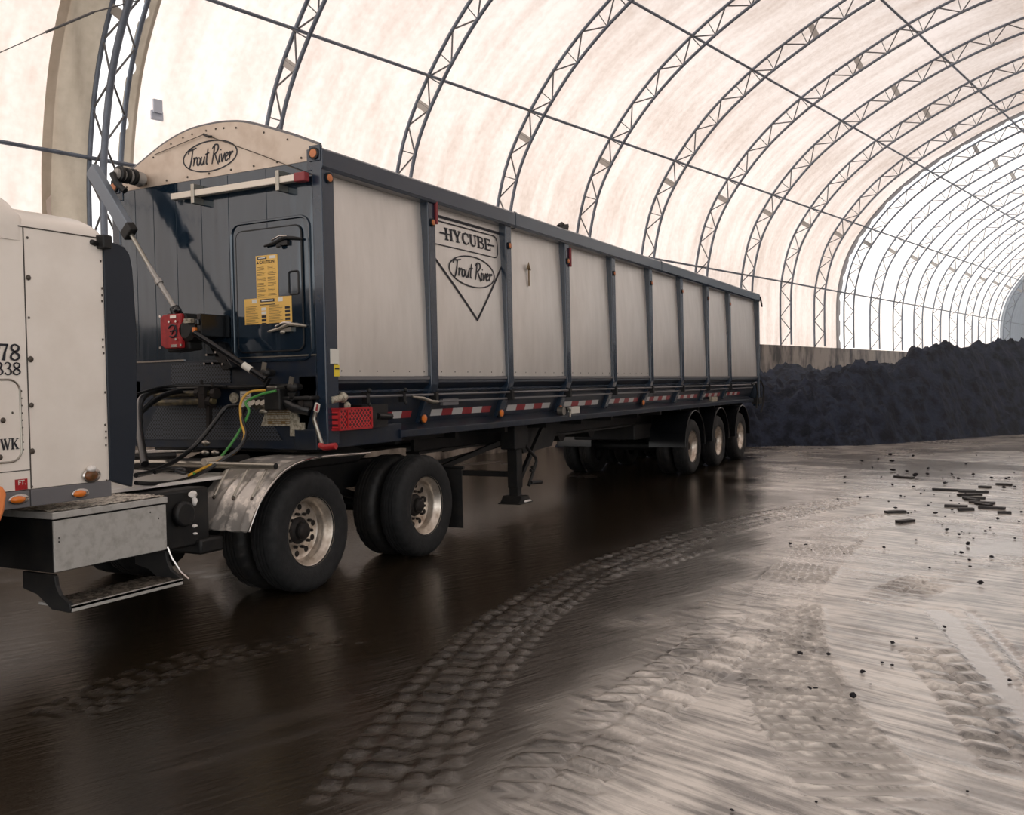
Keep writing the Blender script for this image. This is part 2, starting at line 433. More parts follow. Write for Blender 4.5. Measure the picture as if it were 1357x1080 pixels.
track([(1235,800),(1290,860),(1350,940),(1420,1040)], .20, .2, .030, 0, 3)
track([(1275,800),(1335,860),(1400,940)], .08, .2, .020, 0, 3)
track([(1215,845),(1290,930),(1380,1050)], .36, .19, .032, .3, 1)
track([(20,985),(150,915),(280,870),(420,850),(520,840)], .45, .17, .024, .5, 0)
track([(700,1075),(760,1000),(850,930),(960,850),(1000,800)], .5, .16, .036, .5, 1)
track([(560,700),(700,660),(860,640),(985,615)], .26, .10, .012, .4, 1)
track([(600,720),(760,672),(900,650),(1020,630)], .26, .10, .012, .4, 1)
wl = .0085 - dry*.0122 + (fbm(X*.6, Y*.6, 3, 55)-.47)*.016                # water level
wl = wl - .02*sstep(30, 36, rows)[:, None]
under = sstep(.004, -.004, Hh-wl)
Hw = np.maximum(Hh, wl)
Hw = np.where(near, Hw, -.005)
# keep the ground flat under the wheels
edge = np.clip((rows[:, None]-1.4)/1, 0, 1)
Zf = Hw - .004
def floor_mat():
    Mf = bpy.data.materials.new('wet_mud'); Mf.use_nodes = True; nt = Mf.node_tree; L = nt.links; b = nt.nodes['Principled BSDF']
    N = nt.nodes.new
    a1 = N('ShaderNodeAttribute'); a1.attribute_name = 'water'; a2 = N('ShaderNodeAttribute'); a2.attribute_name = 'dry'
    tc = N('ShaderNodeTexCoord')
    n1 = N('ShaderNodeTexNoise'); n1.inputs['Scale'].default_value = 2.2; n1.inputs['Detail'].default_value = 8; L.new(tc.outputs['Object'], n1.inputs[0])
    r1 = N('ShaderNodeValToRGB'); r1.color_ramp.elements[0].position = .35; r1.color_ramp.elements[1].position = .7
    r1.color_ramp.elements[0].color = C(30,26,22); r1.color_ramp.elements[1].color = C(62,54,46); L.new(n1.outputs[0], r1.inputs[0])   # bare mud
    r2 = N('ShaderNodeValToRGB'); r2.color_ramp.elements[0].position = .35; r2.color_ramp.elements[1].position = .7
    r2.color_ramp.elements[0].color = C(92,88,84); r2.color_ramp.elements[1].color = C(208,200,191); L.new(n1.outputs[0], r2.inputs[0])   # drying silt, its colour lightened further to carry the floor's sheen
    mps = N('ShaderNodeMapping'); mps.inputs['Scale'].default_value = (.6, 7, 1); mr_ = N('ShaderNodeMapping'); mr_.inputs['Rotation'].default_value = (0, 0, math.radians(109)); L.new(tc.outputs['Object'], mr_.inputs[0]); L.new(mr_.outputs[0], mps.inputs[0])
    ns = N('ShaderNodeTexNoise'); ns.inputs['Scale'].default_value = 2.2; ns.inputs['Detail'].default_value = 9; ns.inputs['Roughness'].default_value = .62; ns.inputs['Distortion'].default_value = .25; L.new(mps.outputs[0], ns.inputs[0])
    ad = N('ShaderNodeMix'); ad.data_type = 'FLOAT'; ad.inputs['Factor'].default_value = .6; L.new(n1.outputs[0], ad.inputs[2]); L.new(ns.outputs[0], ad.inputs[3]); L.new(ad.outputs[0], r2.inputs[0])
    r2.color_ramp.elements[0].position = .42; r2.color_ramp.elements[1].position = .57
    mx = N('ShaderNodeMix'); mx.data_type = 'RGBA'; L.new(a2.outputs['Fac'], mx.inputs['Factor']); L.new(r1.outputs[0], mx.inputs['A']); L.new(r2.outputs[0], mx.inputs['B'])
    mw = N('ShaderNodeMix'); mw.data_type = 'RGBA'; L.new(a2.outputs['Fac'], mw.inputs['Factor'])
    mw.inputs['A'].default_value = C(38,31,22); mw.inputs['B'].default_value = C(150,144,137)            # muddy water over either, the right-hand one lightened to carry the sheen
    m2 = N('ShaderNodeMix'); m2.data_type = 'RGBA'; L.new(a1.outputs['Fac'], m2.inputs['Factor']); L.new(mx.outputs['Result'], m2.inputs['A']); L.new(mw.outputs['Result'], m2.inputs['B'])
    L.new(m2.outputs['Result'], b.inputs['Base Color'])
    rr = N('ShaderNodeMapRange'); L.new(a1.outputs['Fac'], rr.inputs['Value']); rr.inputs['To Min'].default_value = .28; rr.inputs['To Max'].default_value = .15
    L.new(rr.outputs[0], b.inputs['Roughness'])
    b.inputs['Specular IOR Level'].default_value = .5
    cw = N('ShaderNodeMath'); cw.operation = 'MULTIPLY'; cw.inputs[1].default_value = .7; L.new(a2.outputs['Fac'], cw.inputs[0]); L.new(cw.outputs[0], b.inputs['Coat Weight']); b.inputs['Coat Roughness'].default_value = .2   # wet film over the silt
    # bumps: fine grit on mud, faint ripples on water
    n2 = N('ShaderNodeTexNoise'); n2.inputs['Scale'].default_value = 26; n2.inputs['Detail'].default_value = 8; n2.inputs['Roughness'].default_value = .65; L.new(tc.outputs['Object'], n2.inputs[0])
    mp = N('ShaderNodeMapping'); mp.inputs['Scale'].default_value = (.4, 3.2, 1); mq = N('ShaderNodeMapping'); mq.inputs['Rotation'].default_value = (0, 0, math.radians(22)); L.new(tc.outputs['Object'], mq.inputs[0]); L.new(mq.outputs[0], mp.inputs[0])
    n3 = N('ShaderNodeTexNoise'); n3.inputs['Scale'].default_value = 5; n3.inputs['Detail'].default_value = 7; n3.inputs['Roughness'].default_value = .6; L.new(mp.outputs[0], n3.inputs[0])
    b1 = N('ShaderNodeBump'); b1.inputs['Distance'].default_value = .02; L.new(n2.outputs[0], b1.inputs['Height'])
    s1 = N('ShaderNodeMapRange'); L.new(a1.outputs['Fac'], s1.inputs['Value']); s1.inputs['To Min'].default_value = .13; s1.inputs['To Max'].default_value = .02; L.new(s1.outputs[0], b1.inputs['Strength'])
    b2 = N('ShaderNodeBump'); b2.inputs['Distance'].default_value = .02; b2.inputs['Strength'].default_value = .2; s2 = N('ShaderNodeMapRange'); L.new(a2.outputs['Fac'], s2.inputs['Value']); s2.inputs['To Min'].default_value = .32; s2.inputs['To Max'].default_value = .07; L.new(s2.outputs[0], b2.inputs['Strength']); L.new(n3.outputs[0], b2.inputs['Height']); L.new(b1.outputs[0], b2.inputs['Normal'])
    b3 = N('ShaderNodeBump'); b3.inputs['Distance'].default_value = .03; L.new(ns.outputs[0], b3.inputs['Height']); L.new(b2.outputs[0], b3.inputs['Normal'])
    s3 = N('ShaderNodeMath'); s3.operation = 'MULTIPLY'; s3.inputs[1].default_value = .10; L.new(a2.outputs['Fac'], s3.inputs[0]); L.new(s3.outputs[0], b3.inputs['Strength']); b2 = b3
    L.new(b2.outputs[0], b.inputs['Normal']); L.new(b2.outputs[0], b.inputs['Coat Normal'])
    return Mf
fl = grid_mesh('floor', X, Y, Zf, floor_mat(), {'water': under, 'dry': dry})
fl['kind'] = 'structure'

# ------------------------------------------------------------------ the fabric hall
PRO = [(16,3.22),(16.0,4.5),(15.93,5.84),(15.5,7.4),(14.65,8.72),(13.45,9.95),(12,10.95),(10.4,11.75),(8.65,12.45),(6.8,12.95),(5,13.15)]
PRO = PRO+[(10-r, z) for r, z in PRO[-2::-1]]
def catmull(P, n):
    out = []
    for i in range(len(P)-1):
        p0, p1, p2, p3 = [np.array(P[min(max(j, 0), len(P)-1)]) for j in (i-1, i, i+1, i+2)]
        for t in np.linspace(0, 1, n, endpoint=False):
            out.append(.5*((2*p1)+(p2-p0)*t+(2*p0-5*p1+4*p2-p3)*t*t+(3*p1-p0-3*p2+p3)*t**3))
    out.append(np.array(P[-1])); return np.array(out)
pf = catmull(PRO, 12)
seg = np.r_[0, np.cumsum(np.hypot(*np.diff(pf, axis=0).T))]; PLEN = seg[-1]
def prof(t, inset=0.):
    """point (r,z) at arc length t, moved inward by inset"""
    r = np.interp(t, seg, pf[:, 0]); z = np.interp(t, seg, pf[:, 1])
    if inset:
        e = .15; a = max(t-e, 0); b = min(t+e, PLEN)
        dr = np.interp(b, seg, pf[:, 0])-np.interp(a, seg, pf[:, 0]); dz = np.interp(b, seg, pf[:, 1])-np.interp(a, seg, pf[:, 1])
        l = math.hypot(dr, dz); r -= dz/l*inset; z += dr/l*inset   # left normal of the path points inward
    return float(r), float(z)
def arc_at(r, z):
    i = int(np.argmin((pf[:, 0]-r)**2+(pf[:, 1]-z)**2)); return float(seg[i])

def fabric(name, k0, k1, mt, n=8, tend=None):
    mb = MB(); ts = np.linspace(0, tend or PLEN, 90)
    ks = np.linspace(k0, k1, max(2, int(round((k1-k0)*n))+1))
    def fn(k, t):
        r, z = prof(t, -.07-.05*abs(math.sin(PI*k))); return B(sk(k), r, z)
    mb.grid(fn, ks, ts); return struct(name, mb, mt, 180)
fabric('ceiling', -6.6, -1.12, M['fabric'], 8, arc_at(-5.2, 8.0))   # unseen right side left open, an added opening to brighten the truck
fabric('ceiling', -.74, 8.82, M['fabric'])
fabric('ceiling', 9.06, 17.86, M['fabric_pale'])
fabric('ceiling', 18.05, 24.5, M['fabric_dark'])
def band(name, k0, k1, mt, wr=.05, bites=0):
    mb = MB(); ts = np.linspace(0, PLEN, 900 if bites else 240)
    def fn(j, t):
        q = j/8
        r, z = prof(t, -.03+wr*math.sin(t*2.3+q*5)*math.sin(t*.71+q*2)*math.sin(PI*q))
        k = k0+(k1-k0)*q
        if bites:
            c = ((t/.95) % 1-.5)*.95; bite = max(0, .15**2-c*c)**.5/SP
            if bites > 0: k = k+bite*(1-q)
            else: k = k-bite*q
        return B(sk(k), r, z)
    mb.grid(fn, range(9), ts); return struct(name, mb, mt, 180)
band('trim_1', -1.17, -.955, M['fabric_flap'], .16)
band('trim_2', -.81, -.73, M['fabric_flap'], .02, 1)
band('trim_3', 8.76, 8.91, M['fabric_grey'], .02, -1)
band('trim_4', 17.82, 17.98, M['fabric_dark'], .02)
# concrete base walls
mb = MB(); mb.hexa([B(-13,16.0,-.2),B(sk(24.5),16.0,-.2),B(sk(24.5),16.4,-.2),B(-13,16.4,-.2),B(-13,16.0,3.22),B(sk(24.5),16.0,3.22),B(sk(24.5),16.4,3.22),B(-13,16.4,3.22)])
struct('wall_left', mb, M['concrete'])
q_ = sk(-1.1); mb = MB(); mb.hexa([B(q_,-6.4,-.2),B(sk(24.5),-6.4,-.2),B(sk(24.5),-6,-.2),B(q_,-6,-.2),B(q_,-6.4,3.22),B(sk(24.5),-6.4,3.22),B(sk(24.5),-6,3.22),B(q_,-6,3.22)])  # wall cut short for the added light opening beside the near section
struct('wall_right', mb, M['concrete'])
mb = MB(); ts = np.linspace(0, PLEN, 60); pp = [prof(t) for t in ts]
mb.add([B(sk(24.5), r, z) for r, z in pp]+[B(sk(24.5)+.1, r, z) for r, z in pp], [tuple(range(60)), tuple(range(60, 120))[::-1]])
struct('wall_far', mb, M['fabric_dark'], 0)

ORD = ['first','second','third','fourth','fifth','sixth','seventh','eighth','ninth','tenth','eleventh','twelfth']
DEP = .50; TMAX = arc_at(-4.5, 8.0)
def arch(k, label, k2=None, ki=None, group=None):
    """one steel arch truss: outer chord(s) against the fabric, inner chord, lacing and splice plates"""
    base = B(sk(k), 16, 3.22)
    a = thing('arch_truss', label, 'arch truss', base, group)
    ts = np.linspace(0, PLEN, 120)
    ko = [k] if k2 is None else [k, k2]
    kin = k if ki is None else ki
    def P(kk, t, ins):
        r, z = prof(t, ins); return B(sk(kk), r, max(z, 3.22))
    def insd(t): return DEP*(.96+.0*t)
    for kk in ko: obj('outer_chord', MB().tube([P(kk, t, .02) for t in ts], .042, 8), M['steel'], a, 60)
    obj('inner_chord', MB().tube([P(kin, t, insd(t)) for t in ts], .042 if k2 is None else .06, 8), M['steel'], a, 60)
    for kk in ko:
        mb = MB(); n = int(PLEN/.56/2)*2; st = PLEN/n
        for i in range(n):
            t0, t1 = i*st, (i+1)*st
            if i % 2 == 0: mb.tube([P(kk, t0, .02), P(kin, t1, insd(t1))], .02, 5, False)
            else: mb.tube([P(kin, t0, insd(t0)), P(kk, t1, .02)], .02, 5, False)
            if i % 2 == 1 and k2 is None and prof(t0)[1] > 6.2: mb.tube([P(kk, t0, .02), P(kin, t0, insd(t0))], .013, 5, False)
        obj('lacing', mb, M['steel_lace'], a, 60)
    for t in (arc_at(15.05, 8.15), arc_at(10.2, 11.82), arc_at(5,13.15), arc_at(-.2, 11.82)):
        p, q = P(k, t, .03), P(kin, t, insd(t))
        obj('splice_plate', MB().beam(p, q, .02, .17, P(k, t+.1, 0)-P(k, t, 0)), M['plate'], a, 0)
    return a
G1 = 'arch trusses under the beige fabric'; G2 = 'arch trusses of the paler far section'
arch(-.955, 'double-chord steel arch truss in the bright gap beside the hanging tan fabric', -.80, -.95, 'end arch trusses')
for k in range(0, 9): arch(k, '%s curved steel arch truss right of the tan fabric gap, under beige fabric' % ORD[k], group=G1)
arch(9, 'steel arch truss at the far fabric gap, framing the paler section', group='end arch trusses')
for k in range(10, 18): arch(k, '%s thin curved steel arch truss beyond the far fabric gap, over the heap' % ORD[k-10], group=G2)
arch(18.05, 'farthest steel arch truss against the dark grey opening at the right edge', group='end arch trusses')
arch(-2.1, 'steel arch truss left of the hanging tan fabric, nearest the camera', group=G1)

for nm, lab, (r, z), k0, k1 in (('purlin', 'lowest long steel purlin along the left wall of the hall', (15.93,5.84), -5, 22),
        ('purlin', 'second lowest long steel purlin running through the arch trusses', (14.65,8.72), -5, 22),
        ('purlin', 'long steel purlin high on the roof, next below the topmost one', (12,10.95), -5, 22),
        ('purlin', 'topmost visible steel purlin crossing the upper right roof', (8.65,12.45), -5, 22),):
    t = arc_at(r, z); rr, zz = prof(t, .10)
    p = thing(nm, lab, 'purlin', B(sk(k0), rr, zz), 'purlins linking the arch trusses')
    obj('pipe', MB().tube([B(sk(k0), rr, zz), B(sk(k1), rr, zz)], .036, 8), M['steel'], p)
    for k in range(0, 13):
        r2, z2 = prof(t, DEP*.95); r0, z0 = prof(t+.02, .08)
        obj('brace', MB().tube([B(sk(k)-.30, rr, zz), B(sk(k), r2, z2)], .014, 5), M['steel_lace'], p)
# small cables
def atr(u, v, r):
    d = CR*((u-678.5)/FPX)-CU*((v-540)/FPX)+CF; return CAM+d*(r/d.dot(BL))
mb = MB(); mb.tube([atr(-60, 96, 15.1), atr(60, 43, 14.9)], .008, 5); mb.tube([atr(60, 43, 14.9), atr(124, 16, 14.5)], .02, 6); mb.tube([atr(124, 16, 14.5), atr(185, 0, 14.6)], .012, 5)
tag(obj('brace_cable', mb, M['steel_lace']), 'thin bracing cable running up over the hanging tan fabric', 'cable')
# patches on the cloth
PATCH = mat('blue_grey_patch', C(205,210,222), .7)
def patch(px, py, w, h, label):
    r0 = 15.6
    for _ in range(6):
        q = atr(px, py, r0); r0 = float(np.interp(q.z, pf[:60, 1], pf[:60, 0]))-.0
    d = CR*((px-678.5)/FPX)-CU*((py-540)/FPX)+CF; t = r0/d.dot(BL); p = CAM+d*t
    mb = MB(); mb.hexa([p-BD*w/2-BL*.02+Vector((0,0,-h/2)), p+BD*w/2-BL*.02+Vector((0,0,-h/2)), p+BD*w/2+BL*.02+Vector((0,0,-h/2)), p-BD*w/2+BL*.02+Vector((0,0,-h/2)),
        p-BD*w/2-BL*.02+Vector((0,0,h/2)), p+BD*w/2-BL*.02+Vector((0,0,h/2)), p+BD*w/2+BL*.02+Vector((0,0,h/2)), p-BD*w/2+BL*.02+Vector((0,0,h/2))])
    tag(obj('fabric_patch', mb, PATCH), label, 'patch', 'patches on the beige fabric')
patch(209, 141, .17, .24, 'upper small grey rectangular patch on the beige fabric above the sleeper')
patch(208, 153.5, .23, .16, 'lower small grey rectangular patch, wider, on the beige fabric')

# ------------------------------------------------------------------ compost heap
ss = np.r_[np.arange(19, 42, .085), np.arange(42, 92, .5)]; rs = np.arange(-5.9, 15.98, .085)
Sg, Rg = np.meshgrid(ss, rs, indexing='ij')
sb = np.interp(Rg, [-6,0,4,5.95,7.3,8.4,10.9,13.5,16], [44,40,35,31.5,27.9,25.1,23.5,22.6,21.8])
dd = Sg-sb+(fbm(Sg*.8, Rg*.8, 4, 3)-.47)*2.0
pl = np.interp(Rg, [2,5,7,9,11,13,16], [3.45,3.35,2.75,2.2,1.9,1.8,1.75])+(fbm(Sg*.35, Rg*.35, 4, 9)-.47)*.9
sl = .72*dd; kx = .35
Hp = np.minimum(sl, pl)-np.maximum(0, kx-np.abs(sl-pl))**2/(4*kx)
amp = sstep(-.2, .8, dd)
front = 1.15*np.exp(-((Rg-11.6)/1.9)**2-((Sg-24.6)/1.1)**2)+.8*np.exp(-((Rg-9)/1.2)**2-((Sg-26)/.8)**2)
Hp = Hp+amp*(front*.6+(fbm(Sg*1.3, Rg*1.3, 5, 13)-.47)*1.15+(.22-np.abs(fbm(Sg*2.6, Rg*2.6, 3, 17)-.47))*.9+(fbm(Sg*5, Rg*5, 2, 19)-.4)*.34+(.2-np.abs(fbm(Sg*7, Rg*7, 2, 23)-.4))*.30-.22)
Hp = np.where(dd < 0, np.minimum(Hp, -.05), Hp); Hp = np.maximum(Hp, -.15)
Xp = CAM.x+BD.x*Sg+BL.x*Rg; Yp = CAM.y+BD.y*Sg+BL.y*Rg
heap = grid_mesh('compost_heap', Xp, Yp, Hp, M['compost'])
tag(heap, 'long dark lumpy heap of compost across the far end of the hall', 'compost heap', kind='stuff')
def heap_z(s, r):
    i = min(max(int(np.searchsorted(ss, s)), 0), len(ss)-1); j = min(max(int(np.searchsorted(rs, r)), 0), len(rs)-1); return float(Hp[i, j])

# thin steam over the heap
mb = MB(); pp = [prof(t, .9) for t in np.linspace(0, PLEN, 40)]; pp = [(15.2, .02)]+[(r, max(z, .5)) for r, z in pp]+[(-5.2, .02)]
n = len(pp); mb.add([B(21.65, r, z) for r, z in pp]+[B(sk(17.5), r, z) for r, z in pp], [tuple(range(n)), tuple(range(n, 2*n))[::-1]]+[(i, n+i, n+(i+1) % n, (i+1) % n) for i in range(n)])
HM = bpy.data.materials.new('steam_haze'); HM.use_nodes = True; HM.node_tree.nodes.remove(HM.node_tree.nodes['Principled BSDF'])
vsn = HM.node_tree.nodes.new('ShaderNodeVolumeScatter'); vsn.inputs['Color'].default_value = (.78, .89, 1, 1); vsn.inputs['Density'].default_value = .0045; vsn.inputs['Anisotropy'].default_value = .2
HM.node_tree.links.new(vsn.outputs[0], HM.node_tree.nodes['Material Output'].inputs['Volume'])
mb.f = [f[::-1] for f in mb.f]
hz = obj('haze', mb, HM, None, 0); tag(hz, 'faint bluish steam hanging over the dark compost heap', 'haze', kind='stuff')

# ------------------------------------------------------------------ lettering
def smooth2(P, n=5):
    if len(P) < 3: return P
    c = catmull(P, n); return [tuple(p) for p in c]
SCRIPT = {  # (strokes, advance), slanted brush hand
 'T': ([[(-.05,.78),(.08,.98),(.35,1.0),(.78,1.08)], [(.42,1.0),(.34,.5),(.2,.02),(.05,-.12)]], .52),
 'r': ([[(.0,.42),(.1,.5),(.08,.28),(.02,.02)], [(.06,.2),(.2,.44),(.34,.5),(.36,.4)]], .36),
 'o': ([[(.28,.46),(.1,.44),(.02,.2),(.12,.02),(.28,.1),(.34,.32),(.27,.46)]], .42),
 'u': ([[(.06,.5),(.0,.2),(.08,.02),(.24,.12),(.36,.48)], [(.36,.48),(.32,.1),(.4,.0)]], .47),
 't': ([[(.2,.92),(.1,.3),(.1,.04),(.22,.02)], [(-.04,.58),(.34,.66)]], .4),
 ' ': ([], .26),
 'R': ([[(.2,1.0),(.12,.5),(.0,-.05)], [(-.02,.86),(.2,1.06),(.52,1.04),(.56,.8),(.36,.58),(.16,.52)], [(.26,.54),(.42,.24),(.66,-.12)]], .66),
 'i': ([[(.1,.48),(.04,.2),(.06,.0),(.16,.06)], [(.16,.68),(.2,.74)]], .22),
 'v': ([[(.02,.48),(.08,.2),(.12,.0),(.26,.26),(.36,.5)]], .4),
 'e': ([[(.06,.24),(.28,.34),(.26,.48),(.1,.44),(.02,.2),(.12,.0),(.34,.12)]], .4),
}
def script_text(txt, w, h, O, U, V, N, th):
    tot = sum(SCRIPT[c][1] for c in txt); mb = MB(); x = 0
    for c in txt:
        st, ad = SCRIPT[c]
        for p in st:
            q = [((x+a+b*.12)/tot*w, b*h) for a, b in p]; q = smooth2(q)
            n = len(q); ww = [th*(.65+.5*math.sin(PI*min(1, (i+.8)/n))) for i in range(n)]
            mb.stroke(q, ww, O, U, V, N, .003)
        x += ad
    return mb
def ellipse(a, b, n=64): return [(a*math.cos(2*PI*i/n), b*math.sin(2*PI*i/n)) for i in range(n)]
def rrect(x0, x1, y0, y1, r, n=6):
    P = []
    for cx_, cy_, a0 in ((x1-r, y1-r, 0), (x0+r, y1-r, 90), (x0+r, y0+r, 180), (x1-r, y0+r, 270)):
        for i in range(n+1):
            a = math.radians(a0+90*i/n); P.append((cx_+r*math.cos(a), cy_+r*math.sin(a)))
    return P
SLAB = {  # slab-serif capitals: thick stems, thin bars, serifs; unit cell .8 x 1
 'H': ([([(.16,0),(.16,1)],.2), ([(.64,0),(.64,1)],.2), ([(.16,.5),(.64,.5)],.09), ([(.0,.04),(.32,.04)],.08), ([(.48,.04),(.8,.04)],.08), ([(.0,.96),(.32,.96)],.08), ([(.48,.96),(.8,.96)],.08)], .88),
 'Y': ([([(.4,0),(.4,.45)],.2), ([(.12,.97),(.4,.42)],.19), ([(.68,.97),(.42,.42)],.10), ([(-.02,.96),(.28,.96)],.08), ([(.54,.96),(.82,.96)],.08), ([(.24,.04),(.56,.04)],.08)], .86),
 'C': ([([(.74,.72),(.68,.9),(.44,.97),(.2,.82),(.12,.5),(.2,.18),(.44,.03),(.66,.1),(.76,.28)],[.06,.09,.1,.17,.21,.17,.1,.08,.05]), ([(.73,.66),(.73,.99)],.06)], .86),
 'U': ([([(.16,1),(.16,.3),(.24,.1),(.42,.03),(.6,.12),(.66,.34),(.66,1)],[.2,.2,.15,.1,.09,.1,.1]), ([(.0,.96),(.32,.96)],.08), ([(.52,.96),(.8,.96)],.08)], .88),
 'B': ([([(.16,0),(.16,1)],.2), ([(.0,.96),(.5,.96),(.64,.86),(.64,.66),(.5,.54),(.16,.54)],[.08,.09,.14,.14,.09,.08]), ([(.2,.54),(.54,.5),(.72,.38),(.72,.16),(.54,.04),(.0,.04)],[.08,.09,.16,.16,.09,.08])], .86),
 'E': ([([(.16,0),(.16,1)],.2), ([(.0,.96),(.7,.96)],.08), ([(.0,.04),(.72,.04)],.08), ([(.16,.5),(.5,.5)],.08), ([(.67,.74),(.67,1)],.06), ([(.69,0),(.69,.28)],.06), ([(.5,.38),(.5,.62)],.06)], .8),
}
def slab_text(txt, w, h, O, U, V, N, mb=None):
    mb = mb or MB(); tot = sum(SLAB[c][1] for c in txt); x = 0
    for c in txt:
        for p, t in SLAB[c][0]:
            k = w/tot
            mb.stroke([((x+a)*k, b*h) for a, b in p], [q*(k+h)/2 for q in t] if isinstance(t, list) else t*(k+h)/2, O, U, V, N, .003)
        x += SLAB[c][1]
    return mb
vX, vY, vZ = Vector((1,0,0)), Vector((0,1,0)), Vector((0,0,1))

# ------------------------------------------------------------------ wheels
def tire_mb(w=.28, R=.525, lug=.012, n=96):
    pr = [(.298,.03),(.315,.018),(.345,.008),(.40,.0),(.45,.002),(.48,.008),(.505,.024),(.519,.044),(.525,.062),
          (.525,.095),(.514,.098),(.514,.108),(.525,.111),(.525,.135),(.514,.138),(.514,.146),(.525,.149),(.525,.172),(.514,.175),(.514,.185),(.525,.188),
          (.525,.218),(.519,.236),(.505,.256),(.48,.272),(.45,.278),(.40,.28),(.345,.272),(.315,.262),(.298,.25)]
    pr = [(r*R/.525, a*w/.28) for r, a in pr]
    def f(j, k, r):
        if j in (6,7,8,21,22,23) and k % 3 == 0: return r-lug
        return r
    return MB().lathe(pr, ax=1, n=n, f=f)
def rim_mb():
    pr = [(.306,.018),(.306,.03),(.296,.036),(.288,.045),(.280,.07),(.262,.085),(.255,.12),(.250,.168),(.236,.176),(.15,.176),(.138,.17),(.12,.17)]
    return MB().lathe(pr, ax=1, n=64)
def rim_back_mb():
    return MB().lathe([(.30,.262),(.26,.25),(.25,.19),(.25,.176),(.10,.19)], ax=1, n=32)
def hub_mb():
    mb = MB(); mb.lathe([(.0,.085),(.05,.085),(.062,.092),(.070,.11),(.078,.14),(.105,.15),(.118,.172)], ax=1, n=24)
    for i in range(10):
        a = 2*PI*i/10; mb.cyl((.148*math.cos(a), .172, .148*math.sin(a)), (.148*math.cos(a), .138, .148*math.sin(a)), .014, 6)
    for i in range(10):
        a = 2*PI*(i+.5)/10; mb.cyl((.203*math.cos(a), .178, .203*math.sin(a)), (.203*math.cos(a), .1735, .203*math.sin(a)), .027, 14)
    return mb
WM = {}
def wheel(parent, x, y, flip=False, tag_=None):
    """dual wheel: rim with two tyres, hub and hand holes; outer face towards -y (or +y when flipped)"""
    loc = Vector((x, y, .525))-OFF[parent.name]
    if not WM:
        w = obj('wheel', rim_mb(), M['rim'], parent, 40, local=loc)
        obj('tire', tire_mb(), M['rubber'], w, 40, local=(0,0,0))
        obj('tire', tire_mb(), M['mudrub'], w, 40, local=(0,.335,0))
        obj('hub', hub_mb(), M['hub'], w, 40, local=(0,0,0))
        obj('inner_rim', rim_back_mb(), M['rim'], w, 40, local=(0,0,0))
        WM['w'] = w
    else:
        w0 = WM['w']; w = w0.copy(); col.objects.link(w); w.parent = parent; w.location = loc
        for ch in list(w0.children):
            c = ch.copy(); col.objects.link(c); c.parent = w
    w.rotation_euler = (0, random.uniform(0, 6), PI if flip else 0)
    return w

# ------------------------------------------------------------------ TRAILER
TL = 16.45
tr = thing('semi_trailer', 'long navy and silver tarp-top bulk semi trailer parked behind the white tractor', 'trailer', (8.2, 1.3, 0))
navy, nside, nlow = M['navy'], M['navy_side'], M['navy_low']
# front wall: upper gloss sheet, lower bulkhead
mb = MB()
mb.grid(lambda y, z: (-.004*abs(math.sin((y-.1)*PI/.30))**.4*0+.0, y, z), np.linspace(2.52, .08, 9), np.linspace(2.06, 3.75, 7))
mb.box(.001, .05, .08, 2.52, 1.9, 3.75)
obj('front_wall', mb, navy, tr)
mb = MB()
for y in (.62, 1.08, 1.42, 1.75, 2.05, 2.3): mb.box(-.004, .002, y-.0025, y+.0025, 2.08, 3.74)
obj('wall_seam', mb, navy, tr, 0)
mb = MB(); mb.prism([(.10,1.30),(.22,1.22),(2.38,1.22),(2.5,1.30),(2.5,2.05),(.10,2.05)], 0, 0., .06)
obj('lower_bulkhead', mb, nlow, tr, 0, .006)
mb = MB(); mb.box(-.012, 0, 1.69, 2.5, 2.05, 2.066); obj('seam_trim', mb, M['chrome'], tr, 0)
mb = MB(); mb.box(-.010, 0, .09, .98, 2.05, 2.062); obj('seam_trim', mb, M['zinc'], tr, 0)
# corner posts
for y0, y1 in ((-.02, .09), (2.51, 2.62)):
    obj('corner_post', MB().box(-.012, .16, y0, y1, 1.25, 3.80), nside, tr, 0, .012)
# dome cap
DP = [(2.59,3.829),(2.196,4.002),(1.866,4.141),(1.549,4.22),(1.245,4.235),(1.009,4.218),(.809,4.178),(.531,4.084),(.262,3.983),(-.0,3.87)]
DP = [(float(a), float(b)) for a, b in catmull(DP, 6)]
mb = MB(); mb.prism(DP+[(.0,3.75),(2.59,3.75)], 0, -.006, .03); obj('dome_cap', mb, M['dome'], tr, 30)
obj('dome_rim', MB().tube([(.01, y, z+.005) for y, z in DP], .018, 8), M['skirt'], tr, 60)
mb = MB()
for y in np.linspace(.2, 2.4, 9): mb.ball((-.008, y, 3.785), .008, .011, .011, 6, 4)
for y in (.35,.62,.95,1.1,1.2,1.32,1.5,1.62,1.78,2.02):
    i = min(range(len(DP)), key=lambda q: abs(DP[q][0]-y)); mb.ball((-.008, y, DP[i][1]-.05), .008, .010, .010, 6, 4)
obj('rivet', mb, M['rivet'], tr, 60)
c = Vector((-.007, 1.283, 3.944))
mb = MB(); mb.stroke(ellipse(.338, .139), .012, c, -vY, vZ, -vX, .003, True)
lg = obj('dome_logo', mb, M['ink'], tr, 30, label='black oval outline with script lettering')
obj('lettering', script_text('Trout River', .56, .155, c+Vector((0,.28,-.07)), -vY, vZ, -vX, .013), M['ink'], lg, 30)
# cable on the cap
hk = at(270, 178, 0, -.03)
mb = MB(); mb.tube([at(205, 205, 0, -.02), hk, at(345, 205, 0, -.025), at(414, 232, 0, -.06)], .004, 5); obj('tarp_cable', mb, M['rivet'], tr)
obj('cable_hook', MB().tube([hk, at(276, 181, 0, -.05), at(281, 181, 0, -.02)], .012, 6), M['black'], tr)
